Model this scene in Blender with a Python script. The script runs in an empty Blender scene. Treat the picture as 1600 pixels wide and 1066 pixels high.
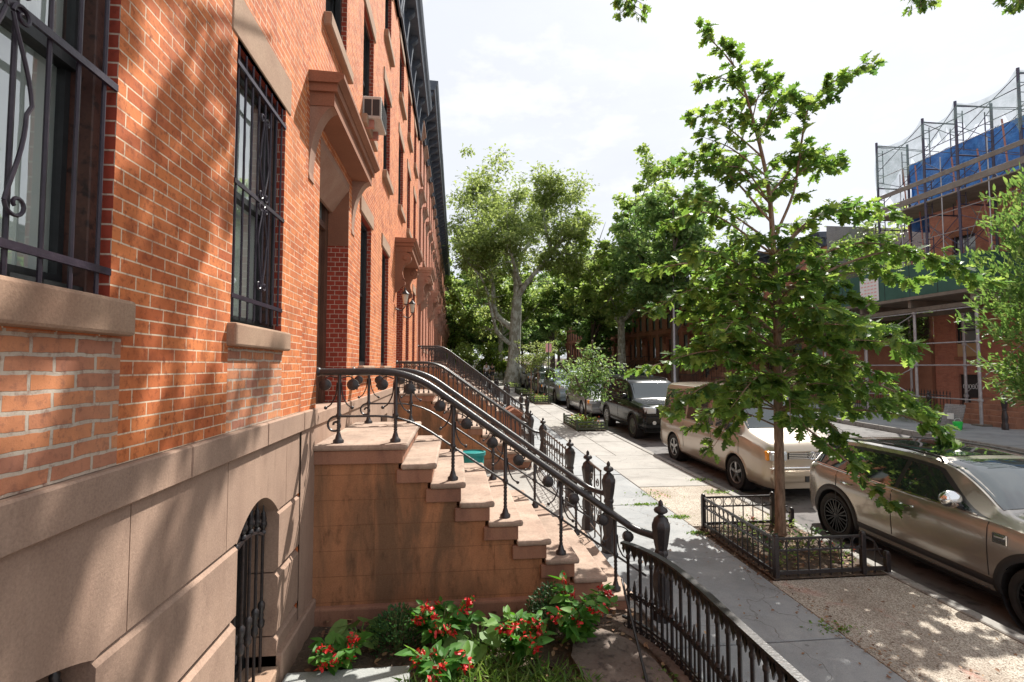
import bpy, bmesh, math, random
import numpy as np
from mathutils import Vector, Matrix
R=math.radians; PI=math.pi
SC=bpy.context.scene
COL=SC.collection
# ------------------------------------------------------------------ camera, light, exposure
H=2.35
f=800.; yaw=math.atan(88/f); pit=math.atan(40/f*math.cos(yaw))
cam=bpy.data.cameras.new('camera'); co=bpy.data.objects.new('camera',cam); COL.objects.link(co)
cam.sensor_width=36; cam.lens=f/1600*36; cam.clip_end=2000; cam.clip_start=.05
co.location=(0,0,H); co.rotation_euler=(PI/2+pit,0,-yaw); SC.camera=co
SUN_AZ=R(39); SUN_EL=R(51)     # azimuth measured from +Y (up the street) towards +X (the road)
W=bpy.data.worlds.new('World'); SC.world=W; W.use_nodes=True
nt=W.node_tree; nt.nodes.clear()
def N(t,typ,**k):
    n=t.nodes.new(typ)
    for a,b in k.items():
        if a.startswith('i_'):
            key=a[2:]; key=int(key) if key.isdigit() else key.replace('_',' ')
            n.inputs[key].default_value=b
        else: setattr(n,a,b)
    return n
def L(t,a,b): t.links.new(a,b)
sky=N(nt,'ShaderNodeTexSky',sky_type='NISHITA',sun_disc=False,sun_elevation=SUN_EL,sun_rotation=SUN_AZ,altitude=0,air_density=1.0,dust_density=2.0,ozone_density=1.0)
tc=N(nt,'ShaderNodeTexCoord')
mp=N(nt,'ShaderNodeMapping'); mp.inputs['Scale'].default_value=(1.0,1.0,2.6); L(nt,tc.outputs['Generated'],mp.inputs[0])
n1=N(nt,'ShaderNodeTexNoise',i_Scale=2.2,i_Detail=8,i_Roughness=.62); L(nt,mp.outputs[0],n1.inputs['Vector'])
cr=N(nt,'ShaderNodeValToRGB'); cr.color_ramp.elements[0].position=.36; cr.color_ramp.elements[0].color=(.93,.93,.93,1)
cr.color_ramp.elements[1].position=.68; cr.color_ramp.elements[1].color=(1,1,1,1); L(nt,n1.outputs[0],cr.inputs[0])
n2=N(nt,'ShaderNodeTexNoise',i_Scale=5.5,i_Detail=9,i_Roughness=.6); L(nt,mp.outputs[0],n2.inputs['Vector'])
cr2=N(nt,'ShaderNodeValToRGB'); cr2.color_ramp.elements[0].position=.5; cr2.color_ramp.elements[0].color=(2.95,3.05,3.25,1)
cr2.color_ramp.elements[1].position=.74; cr2.color_ramp.elements[1].color=(3.75,3.75,3.78,1); L(nt,n2.outputs[0],cr2.inputs[0])
mx=N(nt,'ShaderNodeMix',data_type='RGBA'); L(nt,cr.outputs[0],mx.inputs[0]); L(nt,sky.outputs[0],mx.inputs[6]); L(nt,cr2.outputs[0],mx.inputs[7])
bg=N(nt,'ShaderNodeBackground',i_Strength=.15); L(nt,mx.outputs[2],bg.inputs[0])
L(nt,bg.outputs[0],N(nt,'ShaderNodeOutputWorld').inputs[0])
sun=bpy.data.lights.new('sun','SUN'); sun.energy=4.1; sun.angle=R(.5); sun.color=(1,.955,.88)
so=bpy.data.objects.new('sun',sun); COL.objects.link(so)
sv=Vector((math.cos(SUN_EL)*math.sin(SUN_AZ),math.cos(SUN_EL)*math.cos(SUN_AZ),math.sin(SUN_EL)))
so.rotation_euler=sv.to_track_quat('Z','Y').to_euler(); so.location=(10,15,30)
SC.view_settings.view_transform='Standard'; SC.view_settings.look='None'; SC.view_settings.gamma=1
SC.view_settings.exposure=1.02
SC.cycles.max_bounces=6; SC.cycles.transparent_max_bounces=16
# ------------------------------------------------------------------ helpers
S=.022
def G(y): return S*(y-5)
fw=np.array([math.sin(yaw)*math.cos(pit),math.cos(yaw)*math.cos(pit),math.sin(pit)])
rt=np.array([math.cos(yaw),-math.sin(yaw),0]); upv=np.cross(rt,fw)
def at(x,y,X=None,Y=None,Z=None):
    "world point seen at photo pixel x,y on a known plane: used only to read positions off the photograph"
    d=fw+rt*(x-800)/f+upv*(533-y)/f
    t=(X/d[0]) if X is not None else (Y/d[1]) if Y is not None else ((Z-H)/d[2])
    return Vector((d[0]*t,d[1]*t,H+d[2]*t))
class MB:
    def __init__(s): s.v=[]; s.f=[]
    def add(s,vs,fs):
        o=len(s.v); s.v+=[tuple(p) for p in vs]; s.f+=[tuple(i+o for i in q) for q in fs]; return s
    def box(s,x0,x1,y0,y1,z0,z1,c=0):
        if c<=0:
            v=[(x,y,z) for x in(x0,x1) for y in(y0,y1) for z in(z0,z1)]
            return s.add(v,[(0,1,3,2),(4,6,7,5),(0,4,5,1),(2,3,7,6),(0,2,6,4),(1,5,7,3)])
        bm=bmesh.new(); bmesh.ops.create_cube(bm,size=1)
        for q in bm.verts: q.co=Vector(((x0+x1)/2+q.co.x*(x1-x0),(y0+y1)/2+q.co.y*(y1-y0),(z0+z1)/2+q.co.z*(z1-z0)))
        bmesh.ops.bevel(bm,geom=bm.edges[:],offset=c,segments=2 if c>.012 else 1,affect='EDGES',profile=.5)
        return s.bm(bm)
    def bm(s,bm):
        bm.verts.index_update(); s.add([q.co[:] for q in bm.verts],[[q.index for q in fc.verts] for fc in bm.faces]); bm.free(); return s
    def obox(s,c,u,v,w):
        "oriented box: centre and three half-axis vectors"
        c,u,v,w=map(Vector,(c,u,v,w)); vs=[c+a*u+b*v+d*w for a in(-1,1) for b in(-1,1) for d in(-1,1)]
        return s.add(vs,[(0,1,3,2),(4,6,7,5),(0,4,5,1),(2,3,7,6),(0,2,6,4),(1,5,7,3)])
    def tube(s,pts,r,n=8,cap=True,flat=1.):
        pts=[Vector(p) for p in pts]; rs=r if hasattr(r,'__len__') else [r]*len(pts)
        rings=[]; t0=(pts[1]-pts[0]).normalized(); u=t0.orthogonal().normalized()
        for i,p in enumerate(pts):
            a=pts[max(i-1,0)]; b=pts[min(i+1,len(pts)-1)]; t=(b-a)
            if t.length<1e-9: t=t0.copy()
            t.normalize(); u=(u-t*u.dot(t))
            if u.length<1e-6: u=t.orthogonal()
            u.normalize(); w=t.cross(u)
            rings.append([p+(u*math.cos(2*PI*k/n)+w*math.sin(2*PI*k/n)*flat)*rs[i] for k in range(n)])
        vs=[q for rg in rings for q in rg]; fs=[]
        for i in range(len(pts)-1):
            for k in range(n): fs.append((i*n+k,i*n+(k+1)%n,(i+1)*n+(k+1)%n,(i+1)*n+k))
        if cap: fs.append(tuple(range(n))[::-1]); fs.append(tuple((len(pts)-1)*n+k for k in range(n)))
        return s.add(vs,fs)
    def lathe(s,prof,c=(0,0,0),n=16,axis='z',cap=True):
        c=Vector(c); vs=[];fs=[]
        for r,h in prof:
            for k in range(n):
                a=2*PI*k/n; p=(r*math.cos(a),r*math.sin(a),h)
                if axis=='x': p=(h,p[0],p[1])
                if axis=='y': p=(p[0],h,p[1])
                vs.append(c+Vector(p))
        for i in range(len(prof)-1):
            for k in range(n): fs.append((i*n+k,i*n+(k+1)%n,(i+1)*n+(k+1)%n,(i+1)*n+k))
        if cap: fs.append(tuple(range(n))[::-1]); fs.append(tuple((len(prof)-1)*n+k for k in range(n)))
        return s.add(vs,fs)
    def prism(s,poly,a0,a1,axis='y'):
        "2-D outline extruded along an axis; outline is (x,z) for y, (y,z) for x, (x,y) for z"
        def P(p,a): return (p[0],a,p[1]) if axis=='y' else (a,p[0],p[1]) if axis=='x' else (p[0],p[1],a)
        n=len(poly); vs=[P(p,a0) for p in poly]+[P(p,a1) for p in poly]
        fs=[tuple(range(n)),tuple(range(n,2*n))[::-1]]+[(i,i+n,(i+1)%n+n,(i+1)%n) for i in range(n)]
        return s.add(vs,fs)
    def ball(s,c,r,sz=(1,1,1),n=10):
        m=n//2+1; pr=[(max(1e-4,r*math.sin(PI*i/m)),-r*math.cos(PI*i/m)) for i in range(m+1)]
        k=len(s.v); s.lathe(pr,(0,0,0),n)
        for i in range(k,len(s.v)):
            p=s.v[i]; s.v[i]=(c[0]+p[0]*sz[0],c[1]+p[1]*sz[1],c[2]+p[2]*sz[2])
        return s
    def build(s,name,mat,parent=None,smooth=None,loc=None,rz=0):
        me=bpy.data.meshes.new(name); me.from_pydata(s.v,[],s.f)
        bm=bmesh.new(); bm.from_mesh(me); bmesh.ops.recalc_face_normals(bm,faces=bm.faces) if len(s.f)<40000 else None; bm.to_mesh(me); bm.free()
        if mat: me.materials.append(mat)
        if smooth is not None:
            me.shade_smooth(); me.set_sharp_from_angle(angle=R(smooth))
        o=bpy.data.objects.new(name,me); COL.objects.link(o)
        if parent: o.parent=parent
        if loc is not None: o.location=loc
        if rz: o.rotation_euler=(0,0,rz)
        return o
def tag(o,label=None,cat=None,group=None,kind=None):
    for k,v in(('label',label),('category',cat),('group',group),('kind',kind)):
        if v: o[k]=v
    return o
def empty(name,loc=(0,0,0),rz=0,**k):
    o=bpy.data.objects.new(name,None); COL.objects.link(o); o.location=loc; o.rotation_euler=(0,0,rz); o.empty_display_size=.2
    return tag(o,**k)
def kids(o): return [c for c in bpy.data.objects if c.parent==o]
def copy_tree(o,parent=None):
    c=o.copy(); COL.objects.link(c); c.parent=parent
    for ch in kids(o): copy_tree(ch,c)
    return c
def dup(o,loc,rz=None,label=None,group=None,scale=None):
    c=copy_tree(o); c.location=loc
    if rz is not None: c.rotation_euler=(0,0,rz)
    if scale: c.scale=scale if hasattr(scale,'__len__') else (scale,)*3
    if label: c['label']=label
    if group: c['group']=group
    return c
# ------------------------------------------------------------------ materials
MATS={}
def base(name,col,rough=.7,metal=0,spec=.5,**k):
    m=bpy.data.materials.new(name); m.use_nodes=True; t=m.node_tree; b=t.nodes['Principled BSDF']
    b.inputs['Base Color'].default_value=(*col,1); b.inputs['Roughness'].default_value=rough; b.inputs['Metallic'].default_value=metal
    b.inputs['Specular IOR Level'].default_value=spec
    for a,v in k.items(): b.inputs[a.replace('_',' ')].default_value=v
    return m,t,b
def mixc(t,fac,a,b,mode='MIX'):
    m=N(t,'ShaderNodeMix',data_type='RGBA',blend_type=mode)
    for i,v in((0,fac),(6,a),(7,b)):
        if hasattr(v,'is_output') or hasattr(v,'links'): L(t,v,m.inputs[i])
        elif i==0: m.inputs[0].default_value=v
        else: m.inputs[i].default_value=(*v,1)
    return m.outputs[2]
def ramp(t,inp,stops):
    r=N(t,'ShaderNodeValToRGB'); e=r.color_ramp.elements
    while len(e)<len(stops): e.new(.5)
    for q,(p,c) in zip(e,stops): q.position=p; q.color=(*(c if hasattr(c,'__len__') else (c,c,c)),1)
    L(t,inp,r.inputs[0]); return r.outputs[0]
def noise(t,scale,detail=5,rough=.6,vec=None,dist=0,sc=None):
    n=N(t,'ShaderNodeTexNoise',i_Scale=scale,i_Detail=detail,i_Roughness=rough,i_Distortion=dist)
    if vec is None: vec=N(t,'ShaderNodeTexCoord').outputs['Object']
    if sc:
        m=N(t,'ShaderNodeMapping'); m.inputs['Scale'].default_value=sc; L(t,vec,m.inputs[0]); vec=m.outputs[0]
    L(t,vec,n.inputs['Vector']); return n.outputs[0]
def bump(t,b,h,dist=.01,st=.5,prev=None):
    n=N(t,'ShaderNodeBump',i_Strength=st,i_Distance=dist); L(t,h,n.inputs['Height'])
    if prev: L(t,prev,n.inputs['Normal'])
    L(t,n.outputs[0],b.inputs['Normal']); return n.outputs[0]
def mottled(name,c1,c2,scale=4,rough=.7,bd=.004,bs=.5,fine=60,c3=None,metal=0,spec=.4,**k):
    m,t,b=base(name,c1,rough,metal,spec,**k)
    n=noise(t,scale,7); c=mixc(t,ramp(t,n,[(.35,0),(.65,1)]),c1,c2)
    if c3:
        n3=noise(t,scale*5,4); c=mixc(t,ramp(t,n3,[(.52,0),(.66,1)]),c,c3)
    nf=noise(t,fine,3); c=mixc(t,.35,c,ramp(t,nf,[(.3,.35),(.7,1)]),'MULTIPLY')
    L(t,c,b.inputs['Base Color']); bump(t,b,nf,bd,bs); return m
def wallco(t):
    "brick courses follow the wall: u runs along the face, v is height"
    tcn=N(t,'ShaderNodeTexCoord'); g=N(t,'ShaderNodeNewGeometry')
    sp=N(t,'ShaderNodeSeparateXYZ'); L(t,tcn.outputs['Object'],sp.inputs[0])
    sn=N(t,'ShaderNodeSeparateXYZ'); L(t,g.outputs['True Normal'],sn.inputs[0])
    ab=N(t,'ShaderNodeMath',operation='ABSOLUTE'); L(t,sn.outputs[0],ab.inputs[0])
    gt=N(t,'ShaderNodeMath',operation='GREATER_THAN'); L(t,ab.outputs[0],gt.inputs[0]); gt.inputs[1].default_value=.5
    mu=N(t,'ShaderNodeMix',data_type='FLOAT'); L(t,gt.outputs[0],mu.inputs[0]); L(t,sp.outputs[0],mu.inputs[2]); L(t,sp.outputs[1],mu.inputs[3])
    cb=N(t,'ShaderNodeCombineXYZ'); L(t,mu.outputs[0],cb.inputs[0]); L(t,sp.outputs[2],cb.inputs[1])
    return cb.outputs[0],tcn.outputs['Object']
def brick(name,c1,c2,mortar,ms=.0045,w=.2,h=.0565,dark=(.18,.05,.03),darkamt=.5,jit=0,bd=.006,dirt=.5):
    m,t,b=base(name,c1,.85,0,.25); uv,obj=wallco(t)
    if jit:
        nz=N(t,'ShaderNodeTexNoise',i_Scale=9,i_Detail=3); L(t,uv,nz.inputs['Vector'])
        va=N(t,'ShaderNodeVectorMath',operation='MULTIPLY_ADD'); L(t,nz.outputs['Color'],va.inputs[0]); va.inputs[1].default_value=(jit,jit,0); L(t,uv,va.inputs[2]); uv2=va.outputs[0]
    else: uv2=uv
    br=N(t,'ShaderNodeTexBrick',offset=.5,i_Scale=1,i_Mortar_Size=ms,i_Mortar_Smooth=.15,i_Bias=-.1,i_Brick_Width=w,i_Row_Height=h)
    br.inputs['Color1'].default_value=(*c1,1); br.inputs['Color2'].default_value=(*c2,1); br.inputs['Mortar'].default_value=(*mortar,1)
    L(t,uv2,br.inputs['Vector'])
    n1=noise(t,3.2,7,.65,obj); n2=noise(t,28,5,.7,obj)
    c=mixc(t,ramp(t,n1,[(.48,0),(.72,darkamt)]),br.outputs[0],dark)
    c=mixc(t,ramp(t,n2,[(.52,0),(.70,dirt)]),c,dark); n4=noise(t,11,6,.7,obj); c=mixc(t,ramp(t,n4,[(.56,0),(.64,.45 if dirt>.7 else .15)]),c,dark)
    n3=noise(t,1.1,4,.6,obj); c=mixc(t,ramp(t,n3,[(.5,0),(.8,.3)]),c,(c1[0]*1.05,c1[1]*1.5,c1[2]*1.8))
    L(t,c,b.inputs['Base Color'])
    iv=N(t,'ShaderNodeMath',operation='SUBTRACT',i_0=1.); L(t,br.outputs['Fac'],iv.inputs[1])
    p=bump(t,b,n2,.004,.6); bump(t,b,iv.outputs[0],bd,.7,p); return m
def leafmat(name,c1,c2,c3=None,trans=.45,rough=.45):
    m=bpy.data.materials.new(name); m.use_nodes=True; t=m.node_tree; b=t.nodes['Principled BSDF']
    g=N(t,'ShaderNodeNewGeometry'); c=ramp(t,g.outputs['Random Per Island'],[(0,c1),(.6,c2),(1,c3 or c2)])
    nz=noise(t,30,2); c=mixc(t,.35,c,ramp(t,nz,[(.3,.5),(.7,1)]),'MULTIPLY')
    L(t,c,b.inputs['Base Color']); b.inputs['Roughness'].default_value=rough; b.inputs['Specular IOR Level'].default_value=.3
    tr=N(t,'ShaderNodeBsdfTranslucent'); h=N(t,'ShaderNodeHueSaturation',i_Value=1.7,i_Saturation=1.1,i_Hue=.485); L(t,c,h.inputs['Color']); L(t,h.outputs[0],tr.inputs[0])
    mxs=N(t,'ShaderNodeMixShader',i_0=trans); L(t,b.outputs[0],mxs.inputs[1]); L(t,tr.outputs[0],mxs.inputs[2]); L(t,mxs.outputs[0],t.nodes['Material Output'].inputs[0]); return m
def glassmat(name,tint=(.75,.82,.82),refl=.3,dark=0.):
    m=bpy.data.materials.new(name); m.use_nodes=True; t=m.node_tree; t.nodes.remove(t.nodes['Principled BSDF'])
    tr=N(t,'ShaderNodeBsdfTransparent'); tr.inputs[0].default_value=(*tint,1); gl=N(t,'ShaderNodeBsdfGlossy',i_Roughness=.02)
    nz=noise(t,2.2,2); bp=N(t,'ShaderNodeBump',i_Strength=.12,i_Distance=.02); L(t,nz,bp.inputs['Height']); L(t,bp.outputs[0],gl.inputs['Normal'])
    lw=N(t,'ShaderNodeLayerWeight',i_Blend=.25); mr=N(t,'ShaderNodeMapRange',i_3=refl,i_4=1.); L(t,lw.outputs['Facing'],mr.inputs[0])
    mx=N(t,'ShaderNodeMixShader'); L(t,mr.outputs[0],mx.inputs[0]); L(t,tr.outputs[0],mx.inputs[1]); L(t,gl.outputs[0],mx.inputs[2]); L(t,mx.outputs[0],t.nodes['Material Output'].inputs[0]); return m
M={}
M['brick']=brick('pressed_brick',(.66,.215,.075),(.46,.115,.042),(.74,.58,.42),.0036,dark=(.22,.055,.025),darkamt=.7,jit=.0025,dirt=.85)
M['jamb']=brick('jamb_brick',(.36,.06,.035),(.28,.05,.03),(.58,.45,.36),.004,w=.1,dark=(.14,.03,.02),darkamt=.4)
M['rough']=brick('reclaimed_brick',(.60,.24,.11),(.34,.15,.11),(.50,.42,.34),.0068,w=.19,h=.0585,dark=(.22,.10,.07),darkamt=.6,jit=.02,bd=.016,dirt=.8)
M['brick_b']=brick('smooth_brick',(.46,.17,.10),(.40,.14,.08),(.55,.42,.33),.0035,dark=(.25,.09,.06),darkamt=.3)
M['brick_red']=brick('red_brown_brick',(.50,.205,.13),(.42,.16,.11),(.38,.24,.18),.004,dark=(.20,.08,.06))
M['brick_grey']=brick('grey_brick',(.24,.22,.21),(.19,.18,.175),(.33,.32,.31),.006,dark=(.1,.1,.1))
def stone(name,c1,c2,stain=None,streak=.6,fine=90,joints=None,bs=.45,rough=.88):
    m,t,b=base(name,c1,rough,0,.2); g=noise(t,2.2,7,.6); c=mixc(t,ramp(t,g,[(.35,0),(.68,1)]),c1,c2)
    if stain:
        s_=noise(t,1.0,6,.65,sc=(2.6,2.6,.55),dist=.4); c=mixc(t,ramp(t,s_,[(.45,0),(.62,streak)]),c,stain)
        s2=noise(t,9,7,.7,sc=(1,1,.35)); c=mixc(t,ramp(t,s2,[(.53,0),(.7,streak*.8)]),c,tuple(x*.55 for x in stain))
    nf=noise(t,fine,4,.7); c=mixc(t,.45,c,ramp(t,nf,[(.3,.45),(.7,1.1)]),'MULTIPLY'); L(t,c,b.inputs['Base Color'])
    p=bump(t,b,nf,.004,bs)
    if joints:
        tcn=N(t,'ShaderNodeTexCoord'); sp=N(t,'ShaderNodeSeparateXYZ'); L(t,tcn.outputs['Object'],sp.inputs[0])
        cb=N(t,'ShaderNodeCombineXYZ'); L(t,sp.outputs[0],cb.inputs[0]); L(t,sp.outputs[2],cb.inputs[1])
        br=N(t,'ShaderNodeTexBrick',offset=.5,i_Scale=1,i_Mortar_Size=.003,i_Mortar_Smooth=.2,i_Brick_Width=joints[0],i_Row_Height=joints[1]); L(t,cb.outputs[0],br.inputs['Vector'])
        jf=ramp(t,br.outputs['Fac'],[(0,0),(1,.55)]); c2_=mixc(t,jf,c,tuple(x*.3 for x in c1)); L(t,c2_,b.inputs['Base Color'])
        iv=N(t,'ShaderNodeMath',operation='SUBTRACT',i_0=1.); L(t,br.outputs['Fac'],iv.inputs[1]); bump(t,b,iv.outputs[0],.004,.6,p)
    return m
M['brownstone']=stone('brownstone',(.46,.315,.235),(.36,.245,.185),(.27,.17,.125),.35)
M['brownstone_trim']=stone('brownstone_trim',(.44,.30,.21),(.34,.21,.145),None)
M['hood']=stone('painted_brownstone',(.34,.16,.10),(.27,.125,.08),None)
M['hoodlight']=stone('weathered_brownstone',(.42,.27,.20),(.32,.17,.12),None)
M['stoopside']=stone('stained_brownstone',(.54,.25,.125),(.40,.18,.09),(.17,.105,.065),.85,joints=(1.1,.2265),bs=.6)
M['tread']=stone('worn_tread',(.50,.38,.30),(.38,.27,.21),(.24,.18,.14),.5,fine=45)
M['riser']=stone('riser_stone',(.42,.215,.14),(.34,.17,.11),(.18,.10,.08),.5)
M['dark_wood']=mottled('dark_door_wood',(.10,.05,.035),(.14,.07,.045),6,.5)
M['frame_black']=mottled('black_window_paint',(.018,.02,.022),(.03,.032,.034),8,.4,.001)
M['frame_brown']=mottled('brown_window_casing',(.07,.03,.024),(.11,.05,.035),5,.55,.003,.6,c3=(.025,.014,.012))
M['cornice']=mottled('slate_blue_cornice_paint',(.07,.085,.115),(.11,.125,.155),5,.55,.003)
M['iron']=mottled('black_iron_paint',(.018,.016,.018),(.035,.03,.032),12,.36,.0025,.7,fine=70,c3=(.06,.04,.035),spec=.6)
M['iron_brown']=mottled('brown_iron_paint',(.045,.032,.028),(.09,.06,.045),9,.45,.004,.8,fine=50,c3=(.14,.09,.06))
M['iron_grille']=mottled('purple_black_iron',(.03,.02,.035),(.05,.035,.05),12,.35,.002)
M['pane']=glassmat('window_glass',(.85,.9,.88),.14); M['pane_far']=base('far_window_glass',(.22,.25,.25),.06,0,1.)[0]
M['curtain']=base('white_net_curtain',(.82,.84,.82),.9)[0]; M['interior']=base('dim_room',(.22,.21,.19),.95)[0]
M['bluestone']=mottled('bluestone_flags',(.38,.39,.39),(.46,.465,.455),1.3,.8,.003,.6,fine=110,c3=(.24,.25,.25))
M['concrete']=mottled('pale_concrete',(.40,.385,.355),(.47,.45,.41),1.2,.85,.003,.6,fine=90,c3=(.32,.30,.28))
def aggregate():
    m,t,b=base('exposed_aggregate',(.4,.36,.3),.9,0,.2); v=N(t,'ShaderNodeTexVoronoi',i_Scale=105); L(t,N(t,'ShaderNodeTexCoord').outputs['Object'],v.inputs['Vector'])
    bw=N(t,'ShaderNodeRGBToBW'); L(t,v.outputs['Color'],bw.inputs[0])
    c=ramp(t,bw.outputs[0],[(.15,(.20,.165,.135)),(.45,(.40,.355,.295)),(.8,(.62,.57,.49))]); g=noise(t,1.4,6); c=mixc(t,ramp(t,g,[(.4,0),(.7,.6)]),c,(.24,.19,.15))
    g2=noise(t,.9,5,.6,dist=.5); c=mixc(t,ramp(t,g2,[(.62,0),(.68,.35)]),c,(.55,.22,.18))
    L(t,c,b.inputs['Base Color']); bump(t,b,v.outputs['Distance'],.006,.8); return m
M['aggregate']=aggregate()
M['asphalt']=mottled('asphalt',(.16,.147,.145),(.20,.195,.19),.8,.9,.004,.8,fine=140,c3=(.075,.073,.072))
M['curb']=mottled('granite_curb',(.30,.29,.27),(.38,.36,.33),2,.85,.005,.7,fine=80,c3=(.18,.165,.15))
M['soil']=mottled('soil',(.075,.052,.038),(.12,.085,.06),5,.95,.02,1,fine=35,c3=(.16,.11,.075))
M['grey_slab']=mottled('areaway_slab',(.33,.34,.33),(.40,.41,.39),2,.85,.004,.6)
M['rock']=mottled('weathered_slab',(.17,.13,.11),(.24,.19,.155),3,.9,.02,.9,fine=14,c3=(.09,.07,.06))
M['litter']=base('dry_leaf',(.25,.12,.055),.8)[0]
def islandmat(name,stops,rough=.7):
    m,t,b=base(name,stops[0][1],rough); g=N(t,'ShaderNodeNewGeometry'); L(t,ramp(t,g.outputs['Random Per Island'],stops),b.inputs['Base Color']); return m
M['litter']=islandmat('dry_leaves',[(0,(.10,.05,.03)),(.5,(.24,.12,.06)),(1,(.38,.25,.14))])
M['oakleaf']=leafmat('oak_leaf',(.07,.15,.045),(.13,.23,.05),(.26,.36,.095),.55,.4)
M['planeleaf']=leafmat('plane_tree_leaf',(.16,.22,.07),(.22,.29,.09),(.32,.38,.15),.5)
M['darkleaf']=leafmat('dense_dark_leaf',(.11,.20,.07),(.16,.26,.085),(.25,.34,.12),.5)
M['midleaf']=leafmat('mid_green_leaf',(.17,.26,.08),(.24,.34,.10),(.35,.42,.15),.5)
M['willowleaf']=leafmat('lance_leaf',(.09,.18,.05),(.14,.24,.065),(.24,.33,.10),.45)
M['shrubleaf']=leafmat('box_shrub_leaf',(.03,.085,.03),(.045,.12,.04),(.08,.17,.05),.3)
M['hosta']=leafmat('hosta_leaf',(.12,.24,.055),(.15,.28,.07),(.20,.33,.10),.4,.5)
M['begleaf']=leafmat('begonia_leaf',(.055,.18,.03),(.09,.25,.04),(.17,.33,.07),.4,.55)
M['grassleaf']=leafmat('ground_cover_leaf',(.09,.19,.04),(.16,.28,.06),(.28,.38,.12),.4)
M['limeleaf']=leafmat('lime_leaf',(.13,.22,.04),(.20,.30,.06),(.30,.36,.10),.45)
M['petal']=islandmat('red_petals',[(0,(.55,.01,.012)),(.6,(.75,.025,.02)),(1,(.8,.08,.09))],.5)
M['orange_petal']=islandmat('orange_petals',[(0,(.6,.08,.03)),(1,(.85,.25,.16))],.5)
M['stem']=base('green_stem',(.12,.14,.05),.6)[0]
def cracked(name,c1,c2,c3,cs=.9):
    m,t,b=base(name,c1,.85,0,.25); n=noise(t,1.1,8,.65); c=mixc(t,ramp(t,n,[(.35,0),(.65,1)]),c1,c2); n2=noise(t,.55,6,.7,dist=.6); c=mixc(t,ramp(t,n2,[(.5,0),(.66,.75)]),c,c3)
    nw=N(t,'ShaderNodeTexNoise',i_Scale=1.6,i_Detail=6); ob=N(t,'ShaderNodeTexCoord').outputs['Object']; L(t,ob,nw.inputs['Vector'])
    va=N(t,'ShaderNodeVectorMath',operation='MULTIPLY_ADD'); L(t,nw.outputs['Color'],va.inputs[0]); va.inputs[1].default_value=(.9,.9,.9); L(t,ob,va.inputs[2])
    v=N(t,'ShaderNodeTexVoronoi',feature='DISTANCE_TO_EDGE',i_Scale=cs*.6); L(t,va.outputs[0],v.inputs['Vector']); ck=ramp(t,v.outputs['Distance'],[(0,.75),(.0025,0)])
    gum=N(t,'ShaderNodeTexVoronoi',i_Scale=4.5); L(t,ob,gum.inputs['Vector']); gk=ramp(t,gum.outputs['Distance'],[(.07,.5),(.09,0)])
    c=mixc(t,gk,c,tuple(x*.5 for x in c3)); c=mixc(t,ck,c,(.17,.16,.15)); nf=noise(t,110,4,.7); c=mixc(t,.5,c,ramp(t,nf,[(.3,.5),(.7,1.1)]),'MULTIPLY'); L(t,c,b.inputs['Base Color'])
    iv=N(t,'ShaderNodeMath',operation='SUBTRACT',i_0=1.); L(t,ck,iv.inputs[1]); p=bump(t,b,nf,.004,.6); bump(t,b,iv.outputs[0],.006,.6,p); return m
M['bluestone']=cracked('bluestone_flags',(.31,.325,.335),(.38,.39,.39),(.215,.225,.23)); M['concrete']=cracked('pale_concrete',(.35,.335,.31),(.41,.39,.36),(.25,.235,.215),.6)
def bark(name,c1,c2,scale=6,sc=(1,1,.2),plates=False):
    m,t,b=base(name,c1,.9,0,.2); n=noise(t,scale,6,.7,sc=sc); lo,hi=((.45,.55) if plates else (.35,.65))
    L(t,mixc(t,ramp(t,n,[(lo,0),(hi,1)]),c1,c2),b.inputs['Base Color']); bump(t,b,n,.02,.8); return m
M['oakbark']=bark('oak_bark',(.15,.10,.07),(.38,.27,.20),22)
M['planebark']=bark('plane_bark',(.50,.51,.44),(.27,.26,.20),3,(1,1,.6),True)
M['darkbark']=bark('dark_bark',(.07,.055,.045),(.15,.12,.095),8)
M['rubber']=mottled('tyre_rubber',(.018,.018,.018),(.03,.029,.028),9,.8,.001)
M['blackrim']=base('black_alloy',(.02,.02,.022),.25,.6)[0]; M['silverrim']=base('grey_alloy',(.42,.42,.42),.3,.9)[0]
M['blackplastic']=base('black_plastic',(.025,.025,.027),.55)[0]; M['chrome']=base('chrome',(.8,.8,.8),.12,1)[0]
M['carglass']=base('tinted_car_glass',(.02,.03,.03),.03,0,1.,Coat_Weight=1.)[0]
M['shadedglass']=glassmat('clear_car_glass',(.35,.42,.40),.28)
M['amber']=base('amber_lens',(.85,.33,.03),.2)[0]; M['redlens']=base('red_lens',(.45,.02,.015),.2)[0]; M['lens']=base('clear_lens',(.55,.58,.6),.1,.3)[0]
def paint(name,c,rough=.3,metal=.4,dust=.25):
    m,t,b=base(name,c,rough,metal,.5,Coat_Weight=1.,Coat_Roughness=.04)
    n=noise(t,3,6,.6); L(t,ramp(t,n,[(.4,rough),(.7,rough+.05)]),b.inputs['Roughness'])
    sp=noise(t,900,1); L(t,mixc(t,.08,c,ramp(t,sp,[(.3,0.4),(.7,1)]),'MULTIPLY'),b.inputs['Base Color']); return m
M['paint_taupe']=paint('taupe_metallic_paint',(.40,.37,.33),.22,.55); M['paint_sand']=paint('sand_metallic_paint',(.44,.37,.29),.28)
M['paint_black']=base('black_car_paint',(.008,.009,.01),.16,0,.35)[0]; M['paint_silver']=paint('silver_car_paint',(.55,.58,.60)); M['paint_blue']=paint('grey_blue_car_paint',(.26,.34,.38))
M['paint_dark']=paint('dark_grey_car_paint',(.07,.075,.08)); M['paint_grey']=paint('mid_grey_car_paint',(.30,.31,.31)); M['paint_red']=paint('dark_red_car_paint',(.25,.04,.03),.25,.3)
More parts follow.
